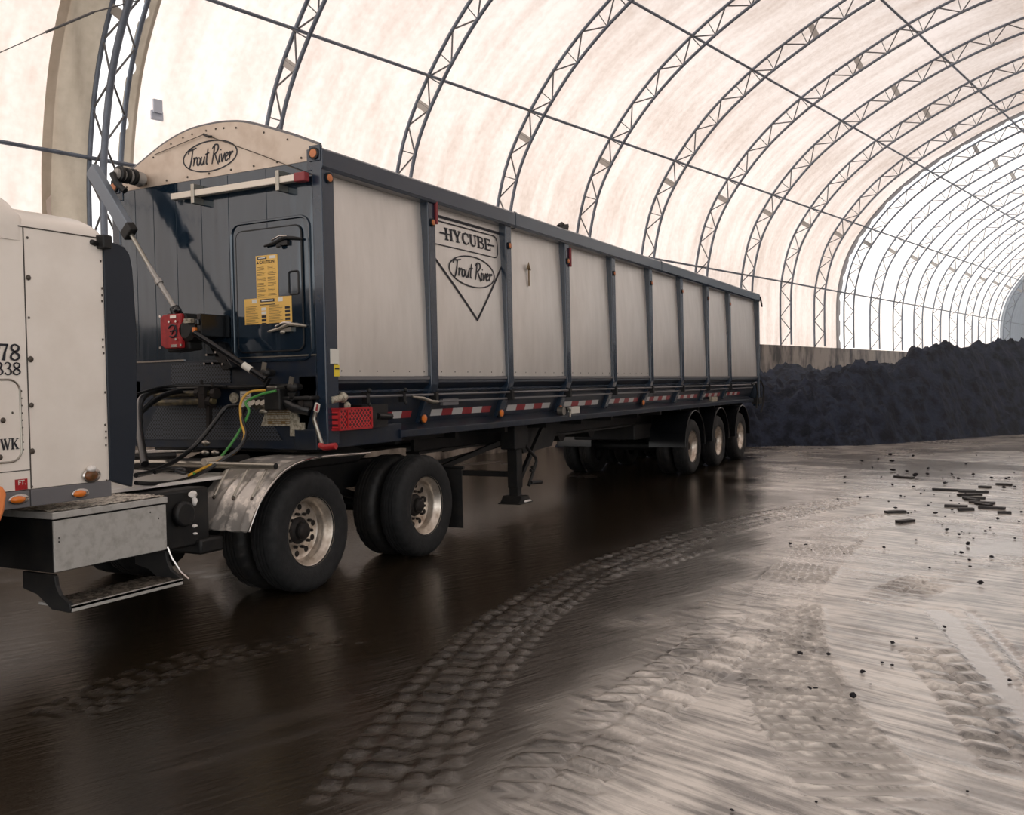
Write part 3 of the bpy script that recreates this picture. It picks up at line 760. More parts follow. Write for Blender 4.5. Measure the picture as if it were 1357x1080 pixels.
# horizontal stowed bar
b = MB(); b.box(-.115, -.05, .20, 1.69, 3.565, 3.625); bar = obj('stowed_bar', b, M['bar'], tr, 0, .006)
b = MB(); b.box(-.12, -.045, .08, .20, 3.555, 3.635); obj('bar_end', b, M['darkred'], bar, 0, .01)
for y in (1.40, .38):
    b = MB(); b.box(-.125, -.001, y-.02, y+.02, 3.50, 3.555); b.box(-.125, -.001, y-.02, y+.02, 3.635, 3.68); b.box(-.125, -.115, y-.02, y+.02, 3.55, 3.64)
    obj('bar_clamp', b, M['zinc'], bar, 0, .004)
# marker lights at the corners
def marker(x, y, z, n, r=.042, plate=None):
    n = Vector(n); p = Vector((x, y, z)); b = MB()
    b.tube([p, p+n*.016], r+.012, 16); w = obj('marker_light', b, M['black'], tr, 40)
    b = MB(); b.tube([p+n*.012, p+n*.022, p+n*.026], [r, r*.9, r*.4], 16); obj('lens', b, M['amber_dull'], w, 40)
for y in (.045, 2.555):
    b = MB(); b.box(-.02, .02, y-.06, y+.06, 3.735, 3.875); obj('light_bracket', b, nside, tr, 0, .006)
    marker(-.02, y, 3.80, (-1,0,0), .040)
marker(.085, -.02, 3.60, (0,-1,0), .036)
# access door
dy0, dy1, dz0, dz1 = .225, .975, 2.11, 3.20
P = rrect(-.09+dy0, dy1+.07, dz0-.09, dz1+.08, .10)
door = obj('access_door', MB().prism(rrect(dy0, dy1, dz0, dz1, .06), 0, -.018, .0), navy, tr, 30)
obj('door_frame', MB().tube([(-.004, a, b) for a, b in P], .014, 6, closed=True), navy, door, 60)
obj('door_gasket', MB().tube([(-.012, a, b) for a, b in rrect(dy0-.006, dy1+.006, dz0-.006, dz1+.006, .07)], .008, 6, closed=True), M['black'], door, 60)
for yc, zc in ((.42, 3.055), (.40, 2.29)):
    b = MB(); b.box(-.05, -.018, yc-.07, yc+.05, zc-.02, zc+.02)
    b.tube([(-.04, yc+.20, zc-.01), (-.05, yc+.06, zc+.01), (-.055, yc-.05, zc+.045), (-.05, yc-.16, zc+.03), (-.02, yc-.22, zc+.02)], [.010,.016,.018,.016,.010], 6)
    b.ball((-.058, yc+.02, zc-.025), .012, .03, .018)
    obj('latch', b, M['zinc'] if zc < 2.5 else M['black'], door, 40)
    obj('latch_pin', MB().tube([(-.058, yc+.10, zc+.03), (-.065, yc, zc+.06), (-.058, yc-.08, zc+.055)], .008, 6), M['chrome'], door, 40)
obj('pull_recess', MB().tube([(-.02, a, b) for a, b in rrect(.255, .365, 2.60, 2.80, .02, 3)], .009, 5, closed=True), M['black'], door, 60)
l1 = obj('warning_label', MB().box(-.022, -.018, .489, .743, 2.590, 2.968), M['yellow'], door, 0, label='tall yellow caution label')
l2 = obj('warning_label', MB().box(-.022, -.018, .341, .892, 2.353, 2.588), M['yellow'], door, 0, label='wide yellow instruction label')
N_ = -vX
T = fontmesh('CAUTION', Vector((-.022, .70, 2.893)), -vY, vZ, N_, .030, .175, .002, .02)
T.v += []; b = T
def bar2(b, y0, y1, z0, z1, x=-.0235): b.box(x, -.022, y0, y1, z0, z1)
def tri(b, y, z, h): b.prism([(y-h*.6, z), (y+h*.6, z), (y, z+h)], 0, -.0235, -.022)
tri(b, .722, 2.895, .026)
bar2(b, .615, .725, 2.935, 2.957)
obj('print', b, M['ink'], l1)
b = MB()
zc = 2.875
for i in range(22):
    zc -= .0122
    if i % 4 != 3:
        bar2(b, .625+random.uniform(0,.03), .73, zc, zc+.004); bar2(b, .505+random.uniform(0,.04), .605, zc, zc+.004)
zc = 2.525
for i in range(14):
    zc -= .0122
    bar2(b, .72+random.uniform(0,.05), .875, zc, zc+.0035); bar2(b, .44+random.uniform(0,.05), .60, zc, zc+.0035)
obj('print', b, M['ink2'], tr)
b = MB(); bar2(b, .535, .70, 2.548, 2.576); bar2(b, .53, .705, 2.522, 2.529)
obj('print', b, M['ink'], l2)
for i in range(5):
    z = 2.50-.034*i
    for y in ((.36, .635) if i > 1 else (.36,)):
        b = MB(); bar2(b, y, y+.055, z-.024, z-.002); obj('pictogram', b, M['ink'], l2, 0)
b = MB()
for i in range(2): bar2(b, .635, .69, 2.50-.034*i-.026, 2.50-.034*i)
bar2(b, .745, .80, 2.545, 2.58); bar2(b, .44, .49, 2.545, 2.58); bar2(b, .51, .58, 2.935, 2.96); bar2(b, .55, .685, 2.557, 2.568, -.0245)
bar2(b, .63, .71, 2.942, 2.951, -.0245)
obj('print', b, M['paper'], tr)

# tarp arm: box beam, rod, gearbox with red plate, handle bar, roll tube end
XA = -.34
A0, A1, A2 = at(122, 224, 0, XA-.02), at(169, 303, 0, XA), at(234, 412, 0, XA)
arm = obj('tarp_arm', MB().beam(A0, A1, .07, .145, (0,1,1)), mat('arm_grey_paint', C(122,130,140), .35, .3), tr, 0, .008, label='grey box-section tarp crank arm')
d_ = (A1-A0).normalized()
obj('arm_end', MB().beam(A1-d_*.02, A1+d_*.08, .085, .15, (0,1,1)), M['black'], arm, 0, .012)
obj('arm_rod', MB().tube([A1+d_*.06, at(200, 356, 0, XA)], .020, 8), M['zinc'], arm)
b = MB().tube([at(198, 353, 0, XA), A2], .024, 8); b.tube([at(209, 371, 0, XA), at(212, 376, 0, XA)], .036, 8); obj('arm_rod', b, M['plate'], arm)
b = MB(); b.tube([at(231, 408, 0, XA), at(237, 420, 0, XA), at(243, 430, 0, XA+.05)], [.045,.055,.07], 10); b.ball(at(235, 411, 0, XA-.03), .035, .04, .035, 8, 6); obj('knuckle', b, M['blackgl'], arm)
g = at(231, 439, 0, -.38); gz = g.z; gy = g.y
gb = obj('gearbox', MB().prism([(gy-.17,gz-.17),(gy+.11,gz-.19),(gy+.16,gz-.12),(gy+.155,gz+.13),(gy+.11,gz+.17),(gy-.12,gz+.16)], 0, -.36, -.20), M['black'], tr, 0, .015)
rp = obj('gearbox_cover', MB().prism([(gy+.10,gz-.155),(gy+.155,gz-.12),(gy+.155,gz+.12),(gy+.115,gz+.155),(gy-.11,gz+.155),(gy-.11,gz-.155)], 0, -.40, -.36), M['red'], gb, 0, .008)
b = MB()
for y, z in ((.03,.085),(-.055,.085),(-.05,-.075),(.15,-.145),(-.11,-.13),(.14,.14)): b.tube([(-.405, gy+y, gz+z), (-.415, gy+y, gz+z)], .012, 8)
b.box(-.408, -.40, gy-.055, gy+.02, gz+.115, gz+.14); b.box(-.408, -.40, gy-.055, gy+.02, gz-.145, gz-.12); obj('cover_bolt', b, M['chrome'], gb, 0)
b = MB()
b.tube([(-.402, gy-.0+.055*math.cos(t), gz+.055*math.sin(t)) for t in np.linspace(.5, 5.4, 14)], .008, 5); b.tube([(-.402, gy+.01, gz-.03), (-.402, gy-.045, gz+.05), (-.402, gy-.05, gz-.05)], .007, 5); b.tube([(-.402, gy+.03, gz), (-.402, gy-.06, gz+.01)], .007, 5)
obj('cover_emblem', b, M['ink'], gb, 60)
mo = at(256, 438, 0, -.3)
b = MB().tube([(-.40, mo.y, mo.z), (-.37, mo.y, mo.z), (-.25, mo.y, mo.z), (-.06, mo.y, mo.z)], [.07,.105,.11,.08], 20); obj('drive_motor', b, M['black'], tr, 40)
b = MB().box(-.41, -.37, mo.y-.09, mo.y+.0, mo.z+.06, mo.z+.10); obj('motor_tag', b, M['dirtylabel'], tr, 0)
b = MB(); b.box(-.38, -.02, mo.y-.18, mo.y-.13, mo.z-.06, mo.z+.14); b.tube([(-.395, mo.y-.155, mo.z+.04), (-.395, mo.y-.155, mo.z+.09)], .022, 6); obj('motor_bracket', b, M['blackgl'], tr, 0, .006)
b = MB().box(-.40, -.37, mo.y-.13, mo.y-.09, mo.z-.02, mo.z+.02); obj('orange_tag', b, M['amber'], tr, 0)
b = MB().prism([(mo.y+.02,mo.z-.10),(mo.y-.12,mo.z-.10),(mo.y-.30,mo.z-.36),(mo.y-.16,mo.z-.36)], 0, -.12, 0.); b.prism([(mo.y-.14,mo.z-.16),(mo.y-.2,mo.z-.12),(mo.y-.36,mo.z-.34),(mo.y-.3,mo.z-.36)], 0, -.2, -.12); obj('mount_plate', b, M['blackgl'], tr, 0, .006)
b = MB()
for q in ((-.05,-.22),(-.16,-.20),(-.12,-.30),(-.24,-.31),(-.30,-.28),(-.02,-.30)): b.tube([(-.20, mo.y+q[0], mo.z+q[1]), (-.12, mo.y+q[0], mo.z+q[1])], .012, 6)
obj('mount_bolt', b, M['chrome'], tr, 40)
h0, h1 = at(258, 441, 0, -.40), at(352, 503, 0, -.22)
hb = obj('crank_bar', MB().tube([h0, h1], .030, 12), M['blackgl'], tr, 40)
obj('bar_label', MB().tube([h0.lerp(h1, .69), h0.lerp(h1, .80)], .0315, 12), M['paper'], hb, 40)
# rolled tarp along the far top edge
ro = at(158, 228, 0, -.30)
roll = obj('tarp_roll', MB().tube([(-.34, ro.y-.0, ro.z-.02), (-.1, ro.y-.05, ro.z-.03), (.3, 2.62, 3.90), (TL-.2, 2.62, 3.90)], [.05,.065,.09,.09], 14), M['plate'], tr, 40)
b = MB()
for q in (.15, .4, .7):
    p = Vector((-.34, ro.y, ro.z-.02)).lerp(Vector((-.1, ro.y-.05, ro.z-.03)), q); b.lathe([(.05,-.02),(.078,-.015),(.078,.015),(.05,.02)], p, 0, 12, 1)
b.tube([(-.36, ro.y+.02, ro.z-.02), (-.36, ro.y-.03, ro.z-.12), (-.34, ro.y-.12, ro.z-.20)], .03, 8)
obj('roll_band', b, M['black'], roll, 40)
obj('tarp_sheet', MB().grid(lambda x, q: (x, .02+2.56*q, 3.85+.37*abs(math.sin(PI*q))**.9-.02), np.linspace(.05, TL-.05, 12), np.linspace(0, 1, 16)), M['tarp'], tr, 60)

# sides
PX = [1.793+1.7105*i for i in range(8)]
edges = [(.16, PX[0]-.07)]+[(PX[i]+.07, PX[i+1]-.07) for i in range(7)]+[(PX[7]+.07, TL-.12)]
for sgn, yo in ((1, 0.), (-1, 2.6)):
    Y = lambda q: yo+sgn*q
    b = MB(); P = [(Y(-.02),3.66),(Y(-.035),3.69),(Y(-.035),3.83),(Y(-.02),3.85),(Y(.14),3.85),(Y(.14),3.66)]
    b.prism(P, 0, -.01, TL+.01); obj('top_rail', b, nside, tr, 0, .006)
    if sgn == 1:
        b = MB()
        for x in (3.63, 9.1): b = MB(); b.prism([(a-.004 if a < 0 else a, z+(.006 if z > 3.8 else -.0)) for a, z in P], 0, x, x+.05); obj('rail_joint', b, nside, tr, 0)
        b = MB().beam((5.0, .05, 3.84), (5.28, .05, 3.92), .10, .05); b.tube([(5.05, .05, 3.88), (5.15, .05, 3.93), (5.3, .04, 3.88)], .03, 8); obj('tarp_latch', b, M['black'], tr, 40)
    for i, (x0, x1) in enumerate(edges):
        def fn(x, z):
            q = (z-1.85)/(3.68-1.85); q = min(max(q, 0), 1)
            u = min(max((x-x0)/(x1-x0), 0), 1)
            bulge = abs(math.sin(PI*q**.8))*abs(math.sin(PI*u))**.6*.035
            y = .095 if q > .92 else .045+.05*q**1.2
            return (x, Y(y-bulge), z)
        b = MB().grid(fn, np.linspace(x0-.06, x1+.06, 11) if True else 0, np.linspace(1.84, 3.68, 15))
        pn = obj('side_panel', b, M['alu'], tr, 60)
        if sgn == 1 and i < 5:
            b = MB()
            for x in np.linspace(x0+.12, x1-.08, 6): b.ball((x, .04, 1.915), .008, .004, .008, 6, 4)
            obj('rivet', b, M['rivet'], pn, 60)
    for i, x in enumerate(PX):
        b = MB().prism([(Y(0),3.68),(Y(0),1.78),(Y(.17),1.385),(Y(.24),1.36),(Y(.27),1.385),(Y(.16),1.80),(Y(.16),3.68)] if sgn == 1 else [(Y(.16),3.68),(Y(.16),1.80),(Y(.27),1.385),(Y(.24),1.36),(Y(.17),1.385),(Y(0),1.78),(Y(0),3.68)], 0, x-.07, x+.07)
        obj('side_post', b, nside, tr, 0, .012)
    b = MB(); P = [(Y(.045),1.875),(Y(.03),1.80),(Y(.10),1.74),(Y(.22),1.39),(Y(.30),1.36),(Y(.30),1.875)]
    b.prism(P if sgn == 1 else P[::-1], 0, .0, TL-.1); obj('lower_side', b, nlow, tr, 0, .006)
    b = MB(); b.box(.16, TL-.12, min(Y(.02), Y(.06)), max(Y(.02), Y(.06)), 1.835, 1.868); obj('panel_lip', b, M['skirt'], tr, 0)
    b = MB(); b.box(.2, TL-.2, min(Y(.085), Y(.12)), max(Y(.085), Y(.12)), 1.715, 1.735); obj('side_rib', b, nside, tr, 0)
    P = [(Y(.07),1.255),(Y(.07),1.325),(Y(.09),1.335),(Y(.30),1.43),(Y(.36),1.43),(Y(.36),1.255)]
    b = MB().prism(P if sgn == 1 else P[::-1], 0, 1.25, TL-.35)
    obj('bottom_rail', b, nlow, tr, 0, .006)
for x in (1.95, 3.35): pass
# pipes along the side
b = MB().tube([(.30, .02, 1.675), (TL-.5, .02, 1.675)], .014, 6); rod = obj('side_pipe', b, M['skirt'], tr, 60)
obj('side_pipe', MB().tube([(1.72, .06, 1.60), (TL-.5, .06, 1.60)], .013, 6), M['skirt'], tr, 60)
b = MB(); b.tube([(.05, -.02, 1.655), (.2, -.01, 1.67)], .032, 10); b.tube([(.2, -.01, 1.66), (.24, -.01, 1.69)], .045, 10); b.ball((.27,-.02,1.60), .035, .03, .035); obj('pipe_valve', b, M['dirtylabel'], tr, 40)
b = MB()
for x in (.62, 1.22): b.box(x-.02, x+.02, -.0, .06, 1.61, 1.72); b.ball((x, -.01, 1.73), .022, .022, .022); b.ball((x, -.01, 1.60), .018, .018, .018)
for x in PX: b.box(x-.025, x+.025, -.02, .12, 1.58, 1.70)
obj('pipe_clamp', b, M['black'], tr, 40)
obj('side_handle', MB().tube([(1.35, .0, 1.66), (1.50, -.03, 1.64), (1.62, -.06, 1.60), (1.74, -.06, 1.60)], [.012,.02,.022,.014], 8), M['zinc'], tr, 60)
# post lights and reflectors
for i, x in enumerate(PX):
    marker(x-.0, -.001, 3.46 if i == 0 else 3.43, (0,-1,0), .030 if i < 3 else .026)
b = MB().box(PX[0]+.05, PX[0]+.08, -.03, .0, 3.45, 3.74); obj('red_stripe', b, M['darkred'], tr, 0, .006)
b = MB().box(PX[2]+.05, PX[2]+.08, -.03, .0, 3.36, 3.62); obj('red_stripe', b, M['darkred'], tr, 0, .006)
for x in (PX[0]-.02, PX[1]-.02, PX[2]-.02, PX[4]-.1):
    p = Vector((x, .16, 1.425)); b = MB().tube([p, p+Vector((0,-.02,0))], .058, 16); w = obj('marker_light', b, M['black'], tr, 40)
    obj('lens', MB().tube([p+Vector((0,-.018,0)), p+Vector((0,-.034,0)), p+Vector((0,-.04,0))], [.044,.04,.02], 16), M['amber'], w, 40)
# conspicuity tape on the sloped lower wall: y from .145 (z 1.53) to .175 (z 1.45)
def tape(x0, x1, n, first=0):
    L = (x1-x0)/n
    holder = None
    for i in sorted(range(n), key=lambda i: (i+first) % 2):
        red = (i+first) % 2 == 0; q = MB()
        a, c_ = x0+i*L, x0+(i+1)*L
        zt, zb = 1.515, 1.445; yt, yb = .10+.12*(1.74-zt)/.35-.004, .10+.12*(1.74-zb)/.35-.004
        q.add([(a,yb,zb),(c_,yb,zb),(c_,yt,zt),(a,yt,zt),(a,yb+.003,zb),(c_,yb+.003,zb),(c_,yt+.003,zt),(a,yt+.003,zt)], [(0,1,2,3),(7,6,5,4),(0,4,5,1),(3,2,6,7),(0,3,7,4),(1,5,6,2)])
        obj('red_reflector' if red else 'silver_reflector', q, M['redtape' if red else 'whitetape'], tr, 0)
tape(1.07, 1.60, 3); tape(1.98, 3.30, 6, 1); tape(3.72, 4.95, 5, 1); tape(5.42, 6.65, 5, 1); tape(7.1, 8.4, 6, 1); tape(8.75, 10.1, 6, 1); tape(10.5, 11.8, 6, 1); tape(12.2, 13.5, 6, 1); tape(13.9, 15.2, 6, 1)
b = MB().box(2.02, 2.34, .055, .09, 1.555, 1.625); obj('id_plate', b, M['skirt'], tr, 0)
b = MB().box(5.52, 5.80, .12, .17, 1.32, 1.44); obj('id_plate', b, M['paper'], tr, 0)
b = MB().box(12.6, 13.0, .10, .16, 1.34, 1.44); obj('id_plate', b, M['dirtylabel'], tr, 0)
b = MB().box(.045, .165, -.026, -.02, 1.975, 2.105); obj('post_label', b, M['paper'], tr, 0, label='white label on the corner post')
b = MB().box(.095, .165, -.026, -.02, 1.865, 1.965); yl = obj('post_label', b, M['yellow2'], tr, 0, label='small yellow label on the corner post')
obj('print', MB().box(.1, .16, -.028, -.026, 1.925, 1.94), M['ink'], yl, 0)
# emblem on the second panel
O = Vector((edges[1][0], .012, 0)); e0, e1 = edges[1]; W_ = e1-e0
EM = MB()
def panel_pts(P): return P
def yq(x, z):
    q = min(max((z-1.85)/1.83, 0), 1); u = min(max((x-e0)/W_, 0), 1)
    return (.095 if q > .92 else .045+.05*q**1.2)-abs(math.sin(PI*q**.8))*abs(math.sin(PI*u))**.6*.035
def on_panel(mb, lift=.003):
    mb.v = [(p[0], yq(p[0], p[2])-(.003 if p[1] > .0105 else .007), p[2]) for p in mb.v]; return mb
def pxp(u, v):
    p = at(u, v, 1, .05); return (p.x, p.z)
em = MB()
tl, trr = pxp(582, 287), pxp(664, 311); ml, mr_ = pxp(582, 335), pxp(668, 355); bt = pxp(629.5, 424)
O0 = Vector((0, .011, 0))
def dens(a, b, n=14): return [(a[0]+(b[0]-a[0])*i/n, a[1]+(b[1]-a[1])*i/n) for i in range(n+1)]
x0, x1 = e0+.0, e1-.0
zt = pxp(626.7, 298)[1]; zm = (ml[1]+mr_[1])/2
em.stroke(dens((x0, zt), (x1, zt)), .030, O0, vX, vZ, -vY)
em.stroke(dens((x0, zm), bt), .026, O0, vX, vZ, -vY); em.stroke(dens((bt[0], bt[1]-.008), (x1, zm)), .026, O0, vX, vZ, -vY)
emb = obj('side_emblem', on_panel(em), M['ink'], tr, 0, label='black triangular shield outline with lettering')
zt = pxp(626.7, 298)[1]; zt2 = pxp(626.7, 304)[1]; zb2 = pxp(626.7, 334)[1]
P = rrect(x0+.015, x1-.075, zb2, zt2, .085); P2 = []
for i in range(len(P)): P2 += dens(P[i], P[(i+1) % len(P)], 6)[:-1]
b = MB().stroke(P2, .012, O0, vX, vZ, -vY, .004, True); obj('name_plate', on_panel(b), M['ink'], emb, 0)
hx0 = pxp(592, 315)[0]; hw = pxp(653, 328)[0]-hx0; hz = pxp(626.7, 326)[1]; hh = pxp(626.7, 310.5)[1]-hz
b = slab_text('HYCUBE', hw, hh, Vector((hx0, .011, hz)), vX, vZ, -vY)
b.stroke(dens((hx0-.10, hz+hh/2), (hx0+.02, hz+hh/2)), .018, O0, vX, vZ, -vY); b.stroke(dens((hx0+hw-.06, hz+hh/2), (hx0+hw+.08, hz+hh/2)), .018, O0, vX, vZ, -vY)
obj('lettering', on_panel(b), M['ink'], emb, 0)
ec = pxp(626.7, 360.5); ea = (pxp(657, 366)[0]-pxp(597, 352)[0])/2
P = [(ec[0]+a, ec[1]+c_) for a, c_ in ellipse(ea, .172)]
obj('oval', on_panel(MB().stroke(P, .014, O0, vX, vZ, -vY, .004, True)), M['ink'], emb, 0)
obj('lettering', on_panel(script_text('Trout River', ea*1.7, .175, Vector((ec[0]-ea*.85, .011, ec[1]-.075)), vX, vZ, -vY, .017)), M['ink'], emb, 0)
# faint arrow mark on the third panel
b = MB(); xc = edges[2][0]+.52; b.stroke([(xc, 3.0), (xc, 3.22)], .035, Vector((0,.035,0)), vX, vZ, -vY); b.prism([(xc-.06, 3.2), (xc+.06, 3.2), (xc, 3.30)], 1, .031, .035)
obj('arrow_mark', b, M['ink2'], tr, 0)

# rear end
obj('rear_post', MB().box(TL-.12, TL, -.02, .14, 1.15, 3.84), nside, tr, 0, .012)
obj('rear_post', MB().box(TL-.12, TL, 2.46, 2.62, 1.15, 3.84), nside, tr, 0, .012)
obj('tailgate', MB().box(TL-.06, TL+.02, .1, 2.5, 1.3, 3.8), nside, tr, 0, .01)
obj('rear_hose', MB().tube([(TL-.9, -.02, 1.68), (TL-.6, -.05, 1.72), (TL-.5, -.06, 1.5), (TL-.55, -.04, 1.1)], .022, 6), M['black'], tr, 60)
obj('gate_latch', MB().tube([(TL+.1, -.02, 3.8), (TL+.14, -.05, 3.55)], .02, 6), M['black'], tr, 60)
obj('rear_hinge', MB().box(TL-.2, TL+.1, -.03, .15, 1.2, 1.35), M['black'], tr, 0)
b = MB(); b.tube([(TL-.05, -.04, 1.75), (TL+.18, -.05, 1.6), (TL+.12, -.06, 1.25), (TL-.1, -.04, 1.0)], .022, 6)
obj('rear_hose', b, M['black'], tr, 60)
# red mesh guard and valve box
b = MB(); x0, x1, y0, y1, z0, z1 = .05, .52, -.10, .22, 1.395, 1.575
obj('mesh_guard', b.box(x0, x1, y0, y1, z0, z1), M['redmesh'], tr, 0, label='red expanded-metal guard box')
b = MB()
for p, q in (((x0,y0,z0),(x1,y0,z0)),((x0,y0,z1),(x1,y0,z1)),((x0,y0,z0),(x0,y0,z1)),((x1,y0,z0),(x1,y0,z1)),((x0,y1,z0),(x0,y1,z1)),((x0,y0,z0),(x0,y1,z0)),((x0,y0,z1),(x0,y1,z1)),((.17,y0,z0),(.17,y0,z1))): b.beam(p, q, .018, .018)
obj('guard_frame', b, M['red'], tr, 0)
b = MB(); b.box(.54, .95, .02, .25, 1.38, 1.60); b.tube([(.66, .02, 1.49), (.66, -.03, 1.49)], .05, 12); b.tube([(.75, -.01, 1.49), (.95, -.02, 1.48)], .03, 8); obj('valve_box', b, M['black'], tr, 40)
b = MB(); b.box(-.02, 1.3, .10, .35, 1.22, 1.40); obj('side_sill', b, nlow, tr, 0, .008)
# winch ratchet on the bottom rail
b = MB(); b.tube([(5.05, .02, 1.40), (5.05, .10, 1.40)], .06, 14); obj('winch', b, M['zinc'], tr, 40)
obj('winch_hook', MB().tube([(5.14, .0, 1.43), (5.20, .0, 1.41), (5.21, .0, 1.36), (5.19, .0, 1.31)], .016, 8), M['zinc'], tr, 60)
# chassis
for y in (.85, 1.75):
    obj('chassis_beam', MB().prism([(y-.09,.98),(y+.09,.98),(y+.09,1.01),(y+.02,1.01),(y+.02,1.24),(y+.09,1.24),(y+.09,1.27),(y-.09,1.27),(y-.09,1.24),(y-.02,1.24),(y-.02,1.01),(y-.09,1.01)], 0, 2.6, TL-.3), M['black'], tr, 0)
obj('coupler_plate', MB().prism([(.05,1.16),(2.6,1.10),(2.9,1.27),(.05,1.27)], 1, .35, 2.25) if False else MB().box(.06, 2.6, .40, 2.2, 1.19, 1.27), M['black'], tr, 0, .01)
for x in np.arange(1.5, TL-.5, 1.2): obj('cross_member', MB().box(x-.04, x+.04, .3, 2.3, 1.17, 1.27), M['black'], tr, 0)
obj('floor_plate', MB().box(.1, TL-.15, .25, 2.35, 1.27, 1.31), M['black'], tr, 0)
# landing gear
for y in (.5, 2.1):
    lx = 4.50
    s = 1 if y < 1 else -1
    leg = obj('landing_leg', MB().box(lx-.075, lx+.075, y-.075, y+.075, .40, 1.02), M['black'], tr, 0, .01)
    b = MB(); b.box(lx-.19, lx+.19, y-.11, y+.11, .92, 1.25); obj('leg_housing', b, M['black'], leg, 0, .012)
    obj('inner_leg', MB().box(lx-.06, lx+.06, y-.06, y+.06, .27, .42), M['black'], leg, 0)
    b = MB(); b.prism([(lx-.09,.30),(lx+.09,.30),(lx+.17,.215),(lx-.17,.215)], 1, y-.14, y+.14); b.box(lx-.19, lx+.19, y-.16, y+.16, .20, .216)
    obj('foot', b, M['mudrub'], leg, 0)
    if s == 1:
        obj('snow_patch', MB().ball((lx+.08, y-.13, .225), .12, .05, .016, 10, 5, .25), M['snow'], leg, 60)
        b = MB(); b.tube([(lx+.12, y-.10, .95), (lx+.34, y-.14, .78), (lx+.36, y-.14, .72), (lx+.12, y-.14, .42)], .022, 8); b.tube([(lx+.16, y-.15, .62), (lx+.24, y-.15, .60), (lx+.2, y-.15, .67)], .02, 8); b.tube([(lx+.14,y-.16,.46),(lx+.42, y-.18, .44)], .026, 8)
        obj('crank_handle', b, M['black'], leg, 60)
        obj('brace', MB().beam((lx+.12, y, .50), (lx+.95, y, 1.24), .05, .06), M['black'], leg, 0)
obj('cross_brace', MB().beam((4.5, .5, .58), (4.5, 2.1, .58), .07, .07), M['black'], tr, 0)
obj('cross_brace', MB().beam((4.38, .62, 1.02), (3.1, 1.2, .62), .06, .06), M['black'], tr, 0)
obj('cross_brace', MB().beam((4.42, .55, 1.0), (4.42, 1.95, .64), .05, .05), M['black'], tr, 0)
obj('gusset_plate', MB().prism([(4.72,1.27),(6.3,1.27),(5.9,.86),(5.0,.82)], 1, .62, .66), M['black'], tr, 0)
obj('gusset_plate', MB().prism([(4.72,1.27),(6.3,1.27),(5.9,.86),(5.0,.82)], 1, 1.9, 1.94), M['black'], tr, 0)
for x in (7.1, 8.3): obj('air_tank', MB().tube([(x, 1.0, 1.0), (x, 1.6, 1.0)], .15, 20), M['black'], tr, 40)
# suspension and axles
TX = [11.03+1.83*i for i in range(3)]
obj('suspension_frame', MB().box(9.6, 15.9, .7, 1.9, .72, 1.0), M['black'], tr, 0, .02)
for x in TX:
    obj('axle', MB().tube([(x, .16, .525), (x, 2.44, .525)], .085, 14), M['black'], tr, 40)
    for y in (.80, 1.80): obj('air_spring', MB().tube([(x+.25, y, .55), (x+.25, y, .95)], .15, 14), M['black'], tr, 40); obj('trailing_arm', MB().beam((x-.7, y, .80), (x+.3, y, .52), .1, .12), M['black'], tr, 0)
    for fl_, y in ((False, .03), (True, 2.57)):
        wheel(tr, x, y, fl_)
        s = -1 if fl_ else 1
        b = MB(); us = np.linspace(math.radians(-2), math.radians(182), 26)
        ring = [(x-.645*math.cos(a), .565+.645*math.sin(a)) for a in us]; inn = [(x-.63*math.cos(a), .565+.63*math.sin(a)) for a in us]
        ya, yb_ = (y-.03, y+.68) if s == 1 else (y-.68, y+.03)
        n = len(ring); b.add([(p[0], ya, p[1]) for p in ring]+[(p[0], yb_, p[1]) for p in ring]+[(p[0], ya, p[1]) for p in inn]+[(p[0], yb_, p[1]) for p in inn],
            [q for i in range(n-1) for q in ((i, i+1, n+i+1, n+i), (2*n+i, 3*n+i, 3*n+i+1, 2*n+i+1), (i, 2*n+i, 2*n+i+1, i+1), (n+i, n+i+1, 3*n+i+1, 3*n+i))])
        fd = obj('fender', b, M['blackgl'], tr, 40)
        ye = y-.03*s
        obj('fender_lip', MB().tube([(p[0], ye, p[1]) for p in ring], .014, 6), M['blackgl'], fd, 60)

# front lower fittings
obj('mesh_grille', MB().box(-.012, 0, 1.10, 1.86, 1.83, 2.03), M['grille'], tr, 0)
obj('mesh_grille', MB().prism([(.50,1.30),(2.28,1.30),(2.06,1.62),(.72,1.62)], 0, -.012, 0.), M['grille'], tr, 0)
b = MB(); b.tube([(-.06, .3, 1.79), (-.06, 1.95, 1.79)], .018, 8); b.box(-.07, 0, .3, 1.5, 1.775, 1.785)
obj('pipe_rail', b, M['black'], tr, 60)
b = MB(); b.tube([(-.10, 1.98, 1.735), (-.10, 1.2, 1.735)], .032, 10); b.tube([(-.12, 2.0, 1.655), (-.12, 1.2, 1.665)], .032, 10)
obj('hydraulic_pipe', b, mat('muddy_pipe', C(52,46,36), .5, .3, var=C(110,100,70), vs=14), tr, 60)
b = MB()
for y, z in ((1.34,1.735),(1.28,1.665),(1.22,1.735),(1.42,1.74)): b.tube([(-.11, y, z), (-.11, y-.05, z)], .052, 8)
b.box(-.16, -.02, 1.28, 1.36, 1.60, 1.80); b.box(-.14, -.1, 1.25, 1.29, 1.42, 1.62); b.tube([(-.14, 1.33, 1.80), (-.14, 1.33, 1.86)], .014, 6); b.tube([(-.14, 1.2, 1.80), (-.14, 1.2, 1.84)], .012, 6)
obj('hydraulic_coupler', b, M['hub'], tr, 40)
b = MB().tube([(-.02, 1.06, 1.69), (-.002, 1.06, 1.69)], .05, 20); obj('round_label', b, M['dirtylabel'], tr, 40)
b = MB().box(-.016, 0, .86, .98, 1.60, 1.75); lb = obj('id_plate', b, M['paper'], tr, 0)
b = MB()
for z in (1.72, 1.70, 1.68, 1.66): b.box(-.018, -.016, .875, .965, z-.004, z+.002)
